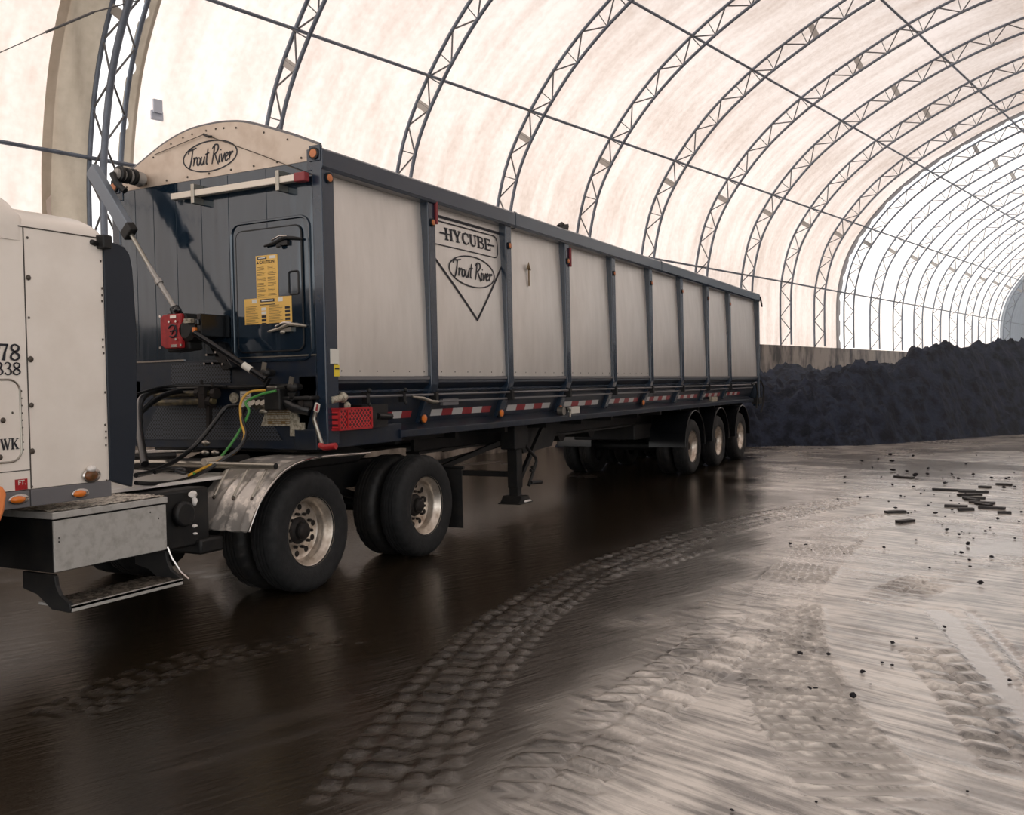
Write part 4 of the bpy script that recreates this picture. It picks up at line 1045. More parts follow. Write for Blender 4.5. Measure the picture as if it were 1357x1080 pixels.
obj('print', b, M['ink2'], lb, 0)
b = MB().prism([(.30,1.43),(.74,1.43),(.70,1.52),(.66,1.60),(.36,1.60),(.30,1.5)], 0, -.016, 0); b.box(-.018, 0, .24, .40, 1.34, 1.46); lb = obj('id_plate', b, M['dirtylabel'], tr, 0, label='worn multi-part data plate')
b = MB()
for z in np.arange(1.45, 1.6, .02): b.box(-.018, -.016, .40, .66, z, z+.006)
b.box(-.019, -.016, .45, .50, 1.448, 1.47); b.box(-.019, -.016, .60, .65, 1.448, 1.47)
obj('print', b, M['ink2'], lb, 0)
# glad hands, valve block
for px, py in ((352, 494), (388, 513)):
    p = at(px, py, 0, -.12); b = MB()
    b.ball(p, .05, .06, .045, 10, 7); b.tube([p+Vector((.1,0,0)), p], .03, 8); b.prism([(p.y-.05,p.z-.05),(p.y+.05,p.z-.05),(p.y,p.z-.13)], 0, p.x-.02, p.x+.02); g_ = obj('glad_hand', b, M['black'], tr, 40)
    obj('hand_tag', MB().beam(p+Vector((-.03,0,.01)), p+Vector((-.03,-.02,.09)), .05, .01, (1,0,0)), M['zinc'], g_, 0)
p = at(366, 530, 0, -.12); b = MB(); b.box(-.18, 0, p.y-.09, p.y+.09, p.z-.09, p.z+.10); b.box(-.14, 0, p.y-.40, p.y+.30, p.z-.005, p.z+.03); obj('valve_block', b, M['black'], tr, 0, .012)
obj('valve_cap', MB().box(-.185, -.06, p.y-.06, p.y+.05, p.z+.10, p.z+.125), M['zinc'], tr, 0, .006)
b = MB(); b.tube([(-.10, p.y-.09, p.z-.02), (-.12, p.y-.2, p.z-.07), (-.06, p.y-.32, p.z-.10)], .045, 10); obj('valve_hose', b, M['hose'], tr, 60)
b = MB()
for q in (.12,.18,.24): b.tube([(-.16, p.y+q, p.z-.02), (-.10, p.y+q, p.z-.06)], .03, 8)
b.ball((-.14, p.y+.13, p.z-.10), .03, .05, .025)
obj('air_fitting', b, M['zinc'], tr, 40)
p = at(409, 535, 0, -.05); b = MB(); b.lathe([(.0,-.06),(.03,-.06),(.06,-.03),(.075,0),(.05,.04)], (p.x, p.y+.03, p.z), 0, 18); b.tube([(-.08, p.y+.03, p.z), (-.12, p.y+.03, p.z)], .035, 8); b.tube([(-.05, p.y+.09, p.z+.03), (-.05, p.y+.16, p.z+.0), (-.05, p.y+.12, p.z-.06)], .018, 6); obj('rotary_valve', b, M['hub'], tr, 40)
q0, q1, q2, q3, q4 = at(419, 545, 0, -.12), at(416, 555, 0, -.12), at(427, 590, 0, -.14), at(430, 593, 0, -.16), at(445, 591, 0, -.16)
cr = obj('crank_lever', MB().tube([q0, q1, q2], .018, 8), M['zinc'], tr, 60)
obj('lever_grip', MB().tube([q2+Vector((0,.02,0)), q3, q4], .028, 8), M['red'], cr, 60)
q5 = at(421, 535, 0, -.13); b = MB().beam(q0, q5, .045, .02, (1,0,0)); obj('lever_tag', b, M['paper'], cr, 0)
obj('tag_stripe', MB().beam(q0.lerp(q5, .1)+Vector((-.012,-.012,0)), q5.lerp(q0, .1)+Vector((-.012,-.012,0)), .016, .012, (1,0,0)), M['redtape'], cr, 0)

# ------------------------------------------------------------------ TRACTOR
tk = thing('truck_tractor', 'white sleeper-cab truck tractor at the left, coupled to the trailer', 'truck', (-1.5, 1.3, 0))
W = M['white']
YS = .10
# sleeper: wall, rounded roof
def roofpoly(zs, zt, y0=YS, y1=2.5, n=7, rr=.36):
    P = [(y0, 1.17), (y0, zs)]
    for i in range(1, n+1):
        a = PI/2*i/n; P.append((y0+rr*(1-math.cos(a)), zs+(zt-zs)*math.sin(a)))
    Q = [(y0+y1-y, z) for y, z in P[::-1]]
    return P+Q
def shell(xs, polys, mt, name, parent, **k):
    n = len(polys[0]); b = MB(); vs = []
    for x, P in zip(xs, polys): vs += [(x, y, z) for y, z in P]
    fs = [(i*n+j, i*n+(j+1) % n, (i+1)*n+(j+1) % n, (i+1)*n+j) for i in range(len(xs)-1) for j in range(n)]
    fs += [tuple(range(n)), tuple((len(xs)-1)*n+j for j in range(n))[::-1]]
    b.add(vs, fs); return obj(name, b, mt, parent, **k)
xs = [-4.6, -2.26, -2.21, -2.185, -2.172]
shell(xs, [roofpoly(2.79, zt, YS+dy, 2.5-2*dy) for zt, dy in ((2.95,0),(2.95,0),(2.93,.0),(2.90,.004),(2.84,.015))], W, 'sleeper_body', tk, smooth=40)
xs = [-4.6, -2.86, -2.80, -2.755, -2.735]
shell(xs, [[(y, max(z, 2.70)) for y, z in roofpoly(2.80, zt, YS-.008+dy, 2.5-2*dy+.016, rr=.34)] for zt, dy in ((3.04,0),(3.04,0),(3.01,.004),(2.95,.012),(2.86,.03))], W, 'roof_cap', tk, smooth=40)
b = MB(); b.box(-2.763, -2.755, YS-.002, YS+.01, 1.17, 2.79); b.box(-4.6, -2.175, YS-.003, YS+.01, 2.785, 2.793); b.box(-4.6, -2.76, YS-.002, YS+.01, 1.285, 1.291)
obj('panel_seam', b, M['seam'], tk, 0)
b = MB()
for px, py in ((134,316),(133,346),(135,382),(135,391),(135,399),(136,450),(136,460),(137,468),(139,520),(139,563),(140,572),(140,580),(140,590),(141,637),(36,315),(37,367),(38,421),(40,475),(41,536),(42,598),(42,645),(16,547)):
    p = at(px, py, 1, YS); b.ball((p.x, YS-.003, p.z), .008, .006, .009, 6, 4)
for px, py, s in ((37,368,1.5),(40,476,1.7),(41,537,1.4),(42,598,1.6)):
    p = at(px, py, 1, YS); b.ball((p.x, YS-.006, p.z), .012*s, .010, .012*s, 6, 4)
obj('rivet', b, M['rivet'], tk, 60)
# cab ahead of the sleeper (out of the frame)
obj('cab_body', MB().prism([(-6.2,1.0),(-4.62,1.0),(-4.62,2.9),(-5.6,2.75),(-6.1,2.0)], 1, .18, 2.42), W, tk, 30, .03)
# utility hatch
pr_, pt, pb = at(27, 560, 1, YS), at(12, 503, 1, YS), at(5, 613, 1, YS)
ring = [(x, YS-.004, z) for x, z in rrect(-3.5, pr_.x, pb.z, pt.z, .075)]
hat = obj('utility_hatch', MB().prism(rrect(-3.495, pr_.x-.005, pb.z+.005, pt.z-.005, .07), 1, YS-.004, YS+.01), W, tk, 30)
obj('hatch_seal', MB().tube(ring, .007, 6, closed=True), M['zinc'], hat, 60)
b = MB()
for t in np.linspace(0, 1, 9): b.ball((pr_.x+.012, YS-.003, pb.z+.07+(pt.z-pb.z-.14)*t), .005, .005, .005, 6, 4)
obj('hatch_rivet', b, M['rivet'], hat, 60)
for px, py in ((3,557),(-1,606)): p = at(px, py, 1, YS); obj('hatch_knob', MB().ball((p.x, YS-.008, p.z), .018, .01, .018, 8, 5), M['rivet'], hat, 60)
def side_text(txt, pr, h, w, bold, nm='fleet_number'):
    p = at(pr[0], pr[1], 1, YS); O = Vector((p.x-w, YS, p.z)); return fontmesh(txt, O, vX, vZ, -vY, h, w, .003, bold)
def serif_digits(txt, pr, h, w):
    """heavy serif figures drawn with a broad pen"""
    G = {'1': ([([(.3,0),(.3,1)],.2), ([(.1,.04),(.5,.04)],.07), ([(.08,.84),(.3,.96)],.09)], .62),
         '7': ([([(.04,.93),(.66,.93)],.13), ([(.07,1.0),(.07,.70)],.06), ([(.62,.95),(.42,.5),(.32,0)],[.07,.14,.2])], .74),
         '8': ([([(.36,.97),(.60,.86),(.58,.64),(.34,.52),(.12,.34),(.10,.14),(.34,.03),(.60,.14),(.62,.32),(.38,.5),(.16,.66),(.15,.86),(.36,.97)],[.08,.12,.15,.11,.12,.15,.08,.13,.16,.12,.13,.14,.08])], .76),
         '3': ([([(.08,.80),(.2,.95),(.42,.95),(.55,.76),(.42,.56),(.26,.52)],[.12,.08,.1,.17,.1,.07]), ([(.28,.52),(.5,.46),(.62,.27),(.5,.07),(.26,.03),(.07,.17)],[.07,.1,.18,.1,.08,.13])], .74),
         '5': ([([(.14,.97),(.62,.95)],.13), ([(.16,.97),(.12,.54)],.07), ([(.12,.54),(.4,.6),(.58,.32),(.42,.06),(.2,.03),(.05,.15)],[.07,.1,.18,.1,.08,.12])], .74),
         '6': ([([(.56,.94),(.3,.84),(.13,.5),(.14,.2),(.34,.03),(.58,.16),(.58,.42),(.36,.56),(.16,.4)],[.06,.1,.18,.16,.08,.14,.14,.08,.08])], .74),
         'P': ([([(.16,0),(.16,1)],.18), ([(.0,.04),(.34,.04)],.07), ([(.0,.96),(.46,.96),(.64,.76),(.46,.5),(.18,.48)],[.07,.09,.18,.09,.07])], .76),
         'W': ([([(.1,.97),(.34,.02)],.17), ([(.34,.02),(.54,.9)],.07), ([(.46,.97),(.74,.02)],.17), ([(.74,.02),(.98,.97)],.07), ([(-.02,.97),(.24,.97)],.06), ([(.36,.97),(.62,.97)],.06), ([(.86,.97),(1.1,.97)],.06)], 1.1),
         'K': ([([(.16,0),(.16,1)],.18), ([(.0,.04),(.34,.04)],.07), ([(.0,.96),(.34,.96)],.07), ([(.7,.95),(.22,.42)],.07), ([(.36,.56),(.68,.04)],.18), ([(.5,.04),(.84,.04)],.07), ([(.56,.96),(.82,.96)],.07)], .84)}
    p = at(pr[0], pr[1], 1, YS); tot = sum(G[c][1] for c in txt); k = w/tot; x = 0; b = MB(); O = Vector((p.x-w, YS-.006, p.z))
    for c in txt:
        for pp, t in G[c][0]:
            q = smooth2([((x+a)*k, v*h) for a, v in pp], 4) if len(pp) > 3 else [((x+a)*k, v*h) for a, v in pp]
            if isinstance(t, list): ww = list(np.interp(np.linspace(0, 1, len(q)), np.linspace(0, 1, len(t)), t)); ww = [a*(k+h)/2 for a in ww]
            else: ww = t*(k+h)/2
            b.stroke(q, ww, O, vX, vZ, -vY, .002)
        x += G[c][1]
    return b
obj('fleet_number', serif_digits('178', (27, 478), .102, .205), M['ink'], tk, 0)
obj('fleet_number', serif_digits('5338', (27.5, 497), .078, .225), M['ink'], tk, 0)
obj('plate_number', serif_digits('56PWK', (24.5, 595), .068, .26), M['ink'], tk, 0)
p = at(20, 650, 1, YS); q = at(36, 634, 1, YS)
st = obj('red_sticker', MB().box(p.x, q.x, YS-.003, YS+.002, p.z, q.z), M['red'], tk, 0)
obj('print', fontmesh('FT.', Vector((p.x+.02, YS-.003, p.z+.03)), vX, vZ, -vY, .03, .05, .001, .015), M['paper'], st, 0)
# skirt strip, lights
b = MB(); b.box(-2.765, -2.172, YS-.006, YS+.03, 1.06, 1.165); b.box(-4.6, -2.772, YS-.006, YS+.03, 1.06, 1.165); obj('side_skirt', b, M['skirt'], tk, 0, .004)
def oval_light(px, py, a, bq, mt, sh=True):
    p = at(px, py, 1, YS-.01); b = MB(); n = 20
    def ov(k, y): return [(p.x+a*k*math.cos(2*PI*i/n), y, p.z+bq*k*math.sin(2*PI*i/n)) for i in range(n)]
    vs = ov(1.3, YS-.006)+ov(1.3, YS-.016)+ov(.95, YS-.022); b.add([(v[0]+.012*(1 if j < 40 else 0), v[1], v[2]) for j, v in enumerate(vs)], [(r*n+i, r*n+(i+1) % n, (r+1)*n+(i+1) % n, (r+1)*n+i) for r in range(2) for i in range(n)]+[tuple(2*n+i for i in range(n))])
    o = obj('oval_light', b, M['chrome'], tk, 40)
    b = MB(); vs = ov(.95, YS-.018)+ov(.92, YS-.030)+ov(.6, YS-.040)+ov(.2, YS-.043); b.add(vs, [(r*n+i, r*n+(i+1) % n, (r+1)*n+(i+1) % n, (r+1)*n+i) for r in range(3) for i in range(n)]+[tuple(3*n+i for i in range(n))])
    obj('lens', b, mt, o, 60); return o, p
oval_light(22, 662, .053, .024, M['amber']); oval_light(104, 654, .05, .024, M['amber'])
o, p = oval_light(119, 630, .053, .038, M['brownlens'])
obj('snow_patch', MB().ball((p.x, p.y-.02, p.z+.045), .035, .025, .022, 10, 6, .1), M['snow'], o, 60)
# work light
p = at(131, 322, 1, YS); b = MB(); b.box(p.x-.02, p.x+.05, YS-.07, YS+.03, p.z-.04, p.z+.05); b.tube([(p.x-.02, YS, p.z-.01), (p.x-.07, YS-.01, p.z-.0)], .02, 6); obj('work_light', b, M['black'], tk, 0, .008)
obj('lens', MB().box(p.x+.05, p.x+.056, YS-.06, YS+.02, p.z-.03, p.z+.045), M['skirt'], tk, 0)
# side fairing behind the sleeper
P = [(-2.172,1.16)]+[(-1.99,1.10),(-1.935,1.5),(-1.915,2.2),(-1.935,2.62),(-1.955,2.71),(-2.0,2.76),(-2.06,2.775),(-2.172,2.78)]
fm = mat('navy_rubber_fairing', C(22,32,44), .45)
obj('side_fairing', MB().prism(P, 1, YS+.005, YS+.035), fm, tk, 30, .008)
obj('side_fairing', MB().prism(P, 1, 2.465, 2.495), fm, tk, 30, .008)
obj('sleeper_rear', MB().box(-2.2, -2.165, .2, 2.4, 1.17, 2.75), M['seam'], tk, 0)
# frame, deck, fifth wheel
for y in (.88, 1.72): obj('frame_rail', MB().prism([(y-.05,.72),(y+.05,.72),(y+.05,.76),(y-.02 if y < 1 else y+.05,.76),(y-.02 if y < 1 else y+.05,.98),(y+.05,.98),(y+.05,1.0),(y-.05,1.0)] if False else [(y-.05,.72),(y+.05,.72),(y+.05,1.0),(y-.05,1.0)], 0, -4.6, 2.36), M['black'], tk, 0, .008)
obj('deck_plate', MB().box(-1.95, -.45, .55, 2.05, 1.02, 1.045), M['deck'], tk, 0)
obj('fifth_wheel', MB().prism([(.2,.98),(1.5,.98),(1.75,1.08),(1.4,1.18),(.35,1.18),(.05,1.10)], 1, .8, 1.8), M['black'], tk, 0, .02)
for x in (-1.3, -.55, .77, 2.2): obj('cross_member', MB().box(x-.06, x+.06, .9, 1.7, .76, .96), M['black'], tk, 0)
for x in (-.146, 1.684):
    obj('axle', MB().tube([(x, .16, .525), (x, 1.15, .525), (x, 1.3, .54), (x, 1.45, .525), (x, 2.44, .525)], [.08,.09,.2,.09,.08], 14), M['black'], tk, 40)
    for y in (.86, 1.74): obj('air_spring', MB().tube([(x+.35, y, .45), (x+.35, y, .76)], .13, 12), M['black'], tk, 40); obj('trailing_arm', MB().beam((x-.5, y, .72), (x+.45, y, .42), .09, .07), M['black'], tk, 0)
    for fl_, y in ((False, .05), (True, 2.55)): wheel(tk, x, y, fl_)
# dark gear between toolbox and fender
b = MB(); b.box(-1.66, -1.05, .35, .85, .55, 1.0); b.tube([(-1.35, .34, .82), (-1.35, .28, .82)], .1, 12); b.box(-1.2, -.95, .3, .8, .48, .6); obj('battery_box', b, M['black'], tk, 40, .02)
b = MB(); p = at(255, 655, 1, .30); b.ball(p, .04, .012, .024, 14, 7, .3); p = at(258, 664, 1, .30); b.ball(p, .022, .02, .035, 10, 6, .25); obj('snow_patch', b, M['snow'], tk, 60)
b = MB(); p = at(258, 697, 1, .30); b.ball(p, .022, .02, .014, 8, 5, .2); p = at(259, 707, 1, .30); b.ball(p, .018, .02, .01, 8, 5, .2); obj('snow_patch', b, M['snow'], tk, 60)
obj('fuel_tank', MB().tube([(-4.6, .50, .82), (-2.95, .50, .82)], .30, 28), M['black'], tk, 40)
# toolbox with tread top and step
tb = obj('step_toolbox', MB().box(-2.63, -1.725, .09, .68, .62, .955), M['black'], tk, 0, .006)
obj('box_front', MB().prism([(-2.628,.625),(-1.735,.625),(-1.727,.64),(-1.727,.95),(-2.628,.95)], 1, .08, .095), M['toolbox'], tb, 0, .004)
obj('box_lid', MB().box(-2.64, -1.72, .07, .70, .962, 1.005), M['toolbox'], tb, 0, .004)
b = MB(); b.grid(lambda x, y: (x, y, 1.008+.010*random.random()), np.linspace(-2.63, -1.725, 60), np.linspace(.08, .69, 30)); obj('lid_tread', b, M['tread'], tb, 60)
b = MB()
for px, py in ((78,713),(78,718),(199,679),(210,687)): p = at(px, py, 1, .08); b.ball((p.x, .078, p.z), .005, .003, .007, 5, 4)
obj('box_bolt', b, M['black'], tb, 0)
P = [(.40,.61),(.10,.61),(.085,.60),(.075,.54),(.04,.48),(-.05,.435),(-.06,.40),(-.05,.38),(.12,.385),(.26,.47),(.40,.50)]
for x in (-2.63, -1.74): obj('step_bracket', MB().prism(P, 0, x-.0, x+.03), M['black'], tb, 0, .004)
b = MB(); b.box(-2.62, -1.72, -.06, -.045, .385, .425); b.box(-2.62, -1.72, -.06, .26, .405, .42); stp = obj('step', b, M['toolbox'], tb, 0)
b = MB(); b.grid(lambda x, y: (x, y, .422+.006*random.random()), np.linspace(-2.58, -1.74, 60), np.linspace(-.045, .25, 24)); obj('step_tread', b, mat('muddy_tread', C(120,112,102), .5, .4, var=C(60,54,46), vs=25, vlo=.45, vhi=.55, bump=.8, bs=60), stp, 60)
b = MB(); b.tube([(-1.715, .09, .64), (-1.705, .06, .56), (-1.68, .0, .46), (-1.66, -.055, .41)], .008, 5); obj('step_edge', b, M['chrome'], tb, 60)
# quarter fender
wc = (-.146, .525)
FP = [(-.985,.645),(-.93,.75),(-.85,.87),(-.75,.965),(-.623,1.056),(-.49,1.115),(-.34,1.150),(-.15,1.165),(.06,1.165),(.35,1.158),(.62,1.15)]
FPs = [tuple(p) for p in catmull(FP, 4)]
for sgn, y0, y1 in ((1, .0, .64), (-1, 1.96, 2.6)):
    b = MB(); ys = np.linspace(y0, y1, 33); L = np.r_[0, np.cumsum([math.dist(a, c_) for a, c_ in zip(FPs, FPs[1:])])]
    def fn(i, y):
        x, z = FPs[i]; q = (y-y0)/(y1-y0)
        rib = .012*max(0, math.cos(q*2*PI*4+PI))**3 if L[i] < .85 else 0
        c_ = min(q, 1-q); 
        if L[i] < .07 and c_ < .07: z += .05*(1-c_/.07)**2; x += .02*(1-c_/.07)**2
        return (x-rib*.7, y, z+rib*.7)
    n = len(FPs); b.grid(fn, range(n), ys); k = len(b.v); m_ = len(ys)
    b.v += [(v[0]+.008, v[1], v[2]-.010) for v in b.v]
    b.f += [tuple(q+k for q in f[::-1]) for f in b.f]
    for i in range(n-1): b.f += [(i*m_, (i+1)*m_, (i+1)*m_+k, i*m_+k), (i*m_+m_-1, i*m_+m_-1+k, (i+1)*m_+m_-1+k, (i+1)*m_+m_-1)]
    for j in range(m_-1): b.f += [(j, j+k, j+1+k, j+1), ((n-1)*m_+j, (n-1)*m_+j+1, (n-1)*m_+j+1+k, (n-1)*m_+j+k)]
    fd = obj('quarter_fender', b, M['fender'], tk, 50)
    b = MB(); obj('fender_lip', MB().tube([(x, y0 if sgn == 1 else y1, z) for x, z in FPs], .009, 6), M['chrome'], fd, 60)
    for q in (.14, .45, .78):
        y = y0+(y1-y0)*q; obj('fender_bracket', MB().tube([(-.66, y, 1.12), (-.70, y, 1.075), (-.78, y, .985), (-.845, y, .90)], .011, 6), M['zinc'], fd, 60)
    b = MB()
    for q in (.14, .45, .78): b.ball((-.85, y0+(y1-y0)*q, .885), .016, .014, .016, 7, 5)
    obj('fender_bolt', b, M['rivet'], fd, 60)
obj('fender_bar', MB().tube([(-.672, -.01, 1.135), (-.672, 2.61, 1.135)], .028, 12), M['zinc'], tk, 40)
obj('bar_cap', MB().tube([(-.672, -.014, 1.135), (-.672, -.004, 1.135)], .026, 12), M['black'], tk, 40)
# mud flaps
for y0 in (.03, 1.95):
    mf = obj('mud_flap', MB().box(2.33, 2.345, y0, y0+.62, .20, .86), M['mudrub'], tk, 0)
    obj('flap_hanger', MB().tube([(2.337, y0-.03, .865), (2.337, .9 if y0 < 1 else 1.7, .88)], .018, 8), M['black'], mf, 40)
# deck clutter
b = MB(); b.tube([(-1.9, 1.5, 1.2), (-1.2, 1.4, 1.22), (-.6, 1.2, 1.2)], .03, 8); b.tube([(-1.9, 1.3, 1.1), (-1.0, 1.2, 1.14), (-.4, 1.25, 1.1)], .025, 8); b.box(-.6, -.2, .9, 1.6, 1.06, 1.14); b.tube([(-.5, .75, 1.14), (-.2, .75, 1.14)], .05, 10); obj('deck_fitting', b, M['black'], tk, 40)
b = MB(); b.tube([at(270, 612, 1, .75), at(298, 608, 1, .75)], .032, 10); obj('deck_cylinder', b, M['bar'], tk, 40)
b = MB()
for px, py in ((273,587),(285,600),(272,600)): p = at(px, py, 0, -.15); b.ball(p, .03, .05, .03, 8, 6)
obj('deck_nut', b, M['zinc'], tk, 40)
# ------------------------------------------------------------------ hoses between tractor and trailer
def hose(name, pts, r, mt, label):
    P = [at(u, v, 0, x) for u, v, x in pts]
    n = len(P); out = []
    for i in range(n-1):
        p0, p1, p2, p3 = P[max(i-1,0)], P[i], P[i+1], P[min(i+2,n-1)]
        for t in np.linspace(0, 1, 8, endpoint=False): out.append(.5*((2*p1)+(p2-p0)*t+(2*p0-5*p1+4*p2-p3)*t*t+(3*p1-p0-3*p2+p3)*t**3))
    out.append(P[-1])
    return tag(obj(name, MB().tube(out, r, 10), mt, None, 60), label, 'hose', 'hoses between tractor and trailer')
hose('air_hose', [(366,518,-.2),(345,523,-.25),(326,533,-.3),(330,545,-.33),(322,563,-.36),(305,590,-.45),(286,612,-.55),(268,623,-.75),(255,628,-.95)], .0115, M['green'], 'green air hose running down from the trailer valve block to the tractor deck')
hose('air_hose', [(352,517,-.2),(330,520,-.27),(319,535,-.33),(320,560,-.38),(324,578,-.42),(314,597,-.5),(290,611,-.62),(266,622,-.82),(250,630,-1.0)], .0115, M['yhose'], 'yellow air hose hanging in a curve below the trailer valve block')
hose('hydraulic_hose', [(318,537,-.16),(300,540,-.2),(286,557,-.3),(268,580,-.45),(250,598,-.6),(230,612,-.85),(205,624,-1.2),(180,630,-1.6)], .019, M['hose'], 'black hose sweeping from the trailer front down across the tractor deck')
hose('hydraulic_hose', [(232,515,-.14),(210,517,-.3),(195,522,-.55),(186,532,-.8),(184,548,-1.0),(186,580,-1.3),(192,615,-1.5)], .030, M['hose'], 'upper thick black hose looping down behind the sleeper fairing')
hose('hydraulic_hose', [(240,518,-.14),(222,522,-.3),(205,531,-.5),(190,543,-.75),(180,553,-1.0)], .026, M['hose'], 'lower thick black hose curving behind the sleeper fairing')
hose('electrical_cable', [(325,540,-.25),(321,552,-.35),(326,575,-.4),(318,592,-.5),(300,606,-.6),(270,625,-.8),(240,637,-1.1),(205,641,-1.4),(180,640,-1.7)], .016, M['hose'], 'black cable drooping below the yellow hose onto the tractor deck')
hose('hydraulic_hose', [(300,512,-.08),(250,511,-.2),(215,513,-.4),(182,522,-.8)], .012, M['hose'], 'thin black hose along the top of the trailer pipe rail')
hose('electrical_cable', [(232,624,-1.1),(245,627,-1.05),(243,622,-1.0),(225,621,-1.1),(205,626,-1.3)], .016, M['hose'], 'short black coil of cable lying on the tractor deck')
# orange object of unknown kind at the edge of the frame
c0 = at(-4, 668, 1, -.30); b = MB()
b.prism([(c0.x-.16, c0.z-.16),(c0.x-.01,c0.z-.115),(c0.x+.022,c0.z-.04),(c0.x+.04,c0.z+.06),(c0.x+.018,c0.z+.095),(c0.x-.05,c0.z+.125),(c0.x-.18,c0.z+.1)], 1, c0.y-.04, c0.y+.36)
tag(obj('orange_object', b, M['orange'], None, 40, .02), 'orange object sticking in at the left edge, against the tractor skirt', 'cloth')

# ------------------------------------------------------------------ litter on the mud
def ground_z(x, y):
    dx, dy = x-CAM.x, y-CAM.y; dr = dx*F2[0]+dy*F2[1]; dc = dx*R2[0]+dy*R2[1]
    i = min(max(int(np.searchsorted(rows, dr)), 0), len(rows)-1); j = min(max(int(np.searchsorted(cols, dc)), 0), len(cols)-1)
    return float(Zf[i, j])
proto = []
for k in range(3):
    me = MB().ball((0,0,0), 1, .8, .6, 9, 6, .22)
    o = obj('dirt_clod', me, M['clod'], None, 50); proto.append(o.data); bpy.data.objects.remove(o)
def clod(px, py, w, mt=None, lab=None, nm='dirt_clod', grp='dark clods scattered on the mud', cat='clod'):
    p = at(px, py, 2, 0); dist = (p-CAM).length; s = w*dist/FPX/2
    o = bpy.data.objects.new(nm, random.choice(proto)); col.objects.link(o)
    o.location = (p.x, p.y, ground_z(p.x, p.y)+s*.35); o.scale = (s*random.uniform(.8,1.3), s*random.uniform(.8,1.2), s*random.uniform(.7,1)); o.rotation_euler = (random.uniform(-.2,.2), random.uniform(-.2,.2), random.uniform(0, 6))
    if mt: o.material_slots[0].link = 'OBJECT'; o.material_slots[0].material = mt
    return tag(o, lab or 'small dark clod of dirt lying on the pale mud', cat, grp)
CL = [(1130,930,11),(1171,728,5),(1183,625,6),(1213,633,9),(1140,661,4),(1283,723,7),(1274,734,5),(1314,740,6),(1300,776,7),(1271,710,5),(1322,689,5),(1240,682,5),(1270,636,5),(1330,648,5),(1202,626,5),(1229,630,5),(1110,663,4),(1068,723,4),(1048,722,5),(1255,703,4),(1345,646,4),(1180,604,5),(1182,613,6),(1199,660,3),(1354,680,4),(1183,854,6),(1143,893,6),(1142,894,5),(1060,867,8),(1098,870,6),(1073,915,8),(1081,913,5),(1154,910,3),(1169,880,4),(1183,884,4),(1215,848,4),(1282,1048,4),(1338,902,5),(1251,831,5),(1082,1062,4),(970,1075,5),(1210,606,4),(1230,622,4),(1120,641,3),(1142,612,4),(1252,642,4),(1290,630,4),(1337,634,4),(1306,705,4),(1290,714,3),(1317,708,3),(1225,651,3),(1164,609,3),(1046,720,3),(1350,692,3)]
for px, py, w in CL:
    clod(px, py, w)
rnd = random.Random(4)
for i in range(70):
    u = rnd.gauss(1250, 70); v = rnd.gauss(668, 38)
    if 1040 < u < 1357 and 598 < v < 780: clod(u, v, rnd.uniform(1.6, 4.0))
clod(1279, 574, 17, M['tan'], 'tan clod at the foot of the dark compost heap', 'tan_clod', None, 'clod')
PLK = [(1236,649,1293,651.5),(1275,660,1306,661),(1270,657,1300,656),(1285,666,1318,668),(1252,671,1282,672.5),(1297,673,1332,675),(1270,676,1290,676),(1174,680,1199,679),(1190,693,1209,691),(1322,680,1340,680.5),(1270,652,1310,653),(1298,646,1312,647),(1295,668,1312,671),(1280,662,1296,664),(1320,642,1341,643),(1186,632,1210,634)]
PL_LAB = ['leftmost long dark strip of wood in the litter on the right', 'short dark strip lying in the middle of the wood litter', 'dark strip at the top of the wood litter, flat', 'dark strip overlapping the middle of the wood litter', 'dark strip at the lower left of the wood litter', 'dark strip at the lower right of the wood litter', 'small dark strip just under the lower left strip', 'dark strip of wood alone on the mud left of the litter', 'short dark strip alone on the mud, just below another lone strip', 'small dark strip at the right end of the wood litter', 'thin dark strip along the top edge of the wood litter', 'short dark strip above the wood litter', 'small slanted dark strip inside the wood litter', 'short strip slanting among the wood litter', 'dark strip above the litter near the right edge of the picture', 'dark flat strip far back, in front of the compost heap']
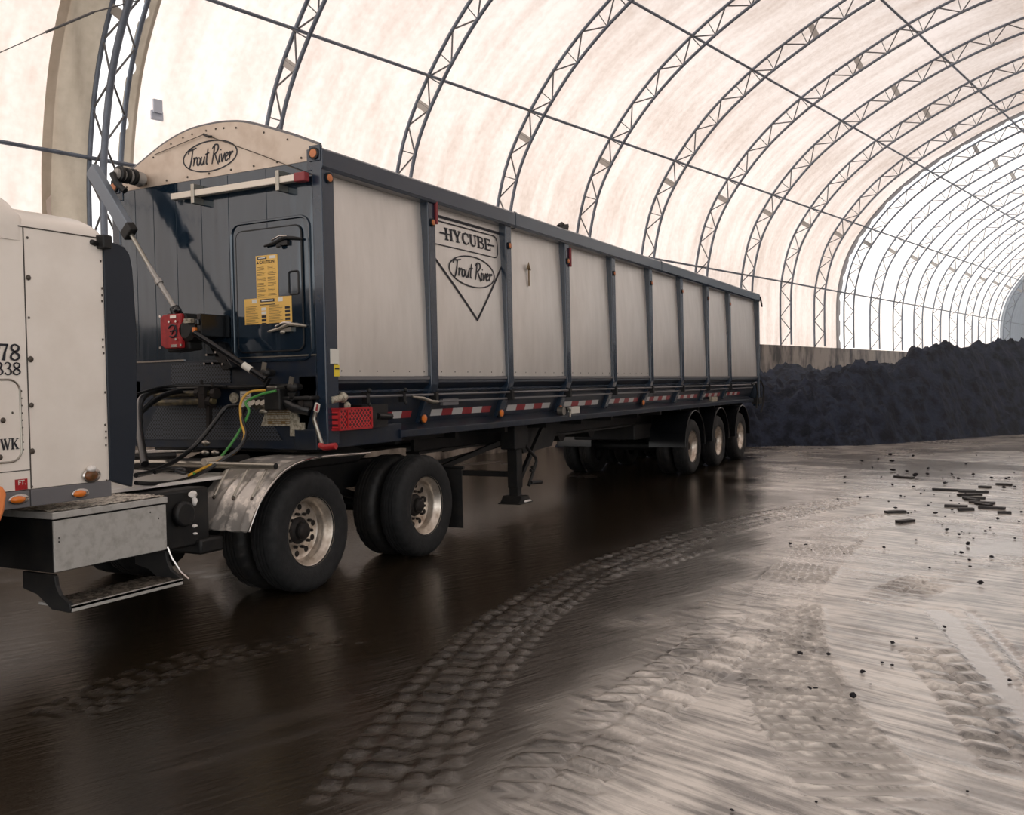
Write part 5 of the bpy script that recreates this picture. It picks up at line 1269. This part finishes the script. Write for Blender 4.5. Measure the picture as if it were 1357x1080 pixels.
for (u0, v0, u1, v1), lb in zip(PLK, PL_LAB):
    a, c_ = at(u0, v0, 2, 0), at(u1, v1, 2, 0); z = max(ground_z(a.x, a.y), ground_z(c_.x, c_.y))
    a.z = z+.012; c_.z = z+.012
    tag(obj('wood_strip', MB().beam(a, c_, .09, .035), M['plank'], None, 0), lb, 'wood', 'strips of wood on the mud')

# ------------------------------------------------------------------ light: sky through the cloth, low sun on the left wall
w = bpy.data.worlds.new('sky'); sc.world = w; w.use_nodes = True
nt = w.node_tree; bg = nt.nodes['Background']; bg.inputs['Strength'].default_value = 1.0
tc = nt.nodes.new('ShaderNodeTexCoord'); sx = nt.nodes.new('ShaderNodeSeparateXYZ'); mr = nt.nodes.new('ShaderNodeMapRange'); rp = nt.nodes.new('ShaderNodeValToRGB')
mr.inputs['From Min'].default_value = -1; mr.inputs['From Max'].default_value = 1
nt.links.new(tc.outputs['Generated'], sx.inputs[0]); nt.links.new(sx.outputs['Z'], mr.inputs['Value']); nt.links.new(mr.outputs[0], rp.inputs[0]); nt.links.new(rp.outputs[0], bg.inputs['Color'])
el = rp.color_ramp.elements                 # bright snowy ground, white hazy horizon, greyer zenith
el[0].position = 0; el[0].color = (1.0, .98, .96, 1); el[1].position = 1; el[1].color = (.50, .53, .58, 1)
e = el.new(.5); e.color = (1.15, 1.13, 1.11, 1); e = el.new(.68); e.color = (1.0, .99, .98, 1)
su = bpy.data.lights.new('sun', 'SUN'); su.energy = 3.2; su.angle = math.radians(3); su.color = (1, .955, .90)
so = bpy.data.objects.new('sun', su); col.objects.link(so)
sd = (BL*math.cos(math.radians(22))*1.0 + BD*.35 + Vector((0,0,math.sin(math.radians(22))))).normalized()
so.rotation_euler = sd.to_track_quat('Z', 'Y').to_euler()
vs_ = sc.view_settings
sc.display_settings.display_device = 'sRGB'
vs_.view_transform = 'Standard'; vs_.look = 'None'; vs_.gamma = 1; vs_.use_curve_mapping = False
vs_.exposure = 0.54
cy = sc.cycles
cy.volume_bounces = 3; cy.max_bounces = 9; cy.diffuse_bounces = 5; cy.glossy_bounces = 4; cy.transmission_bounces = 6
cy.use_denoising = True
cy.sample_clamp_indirect = 8
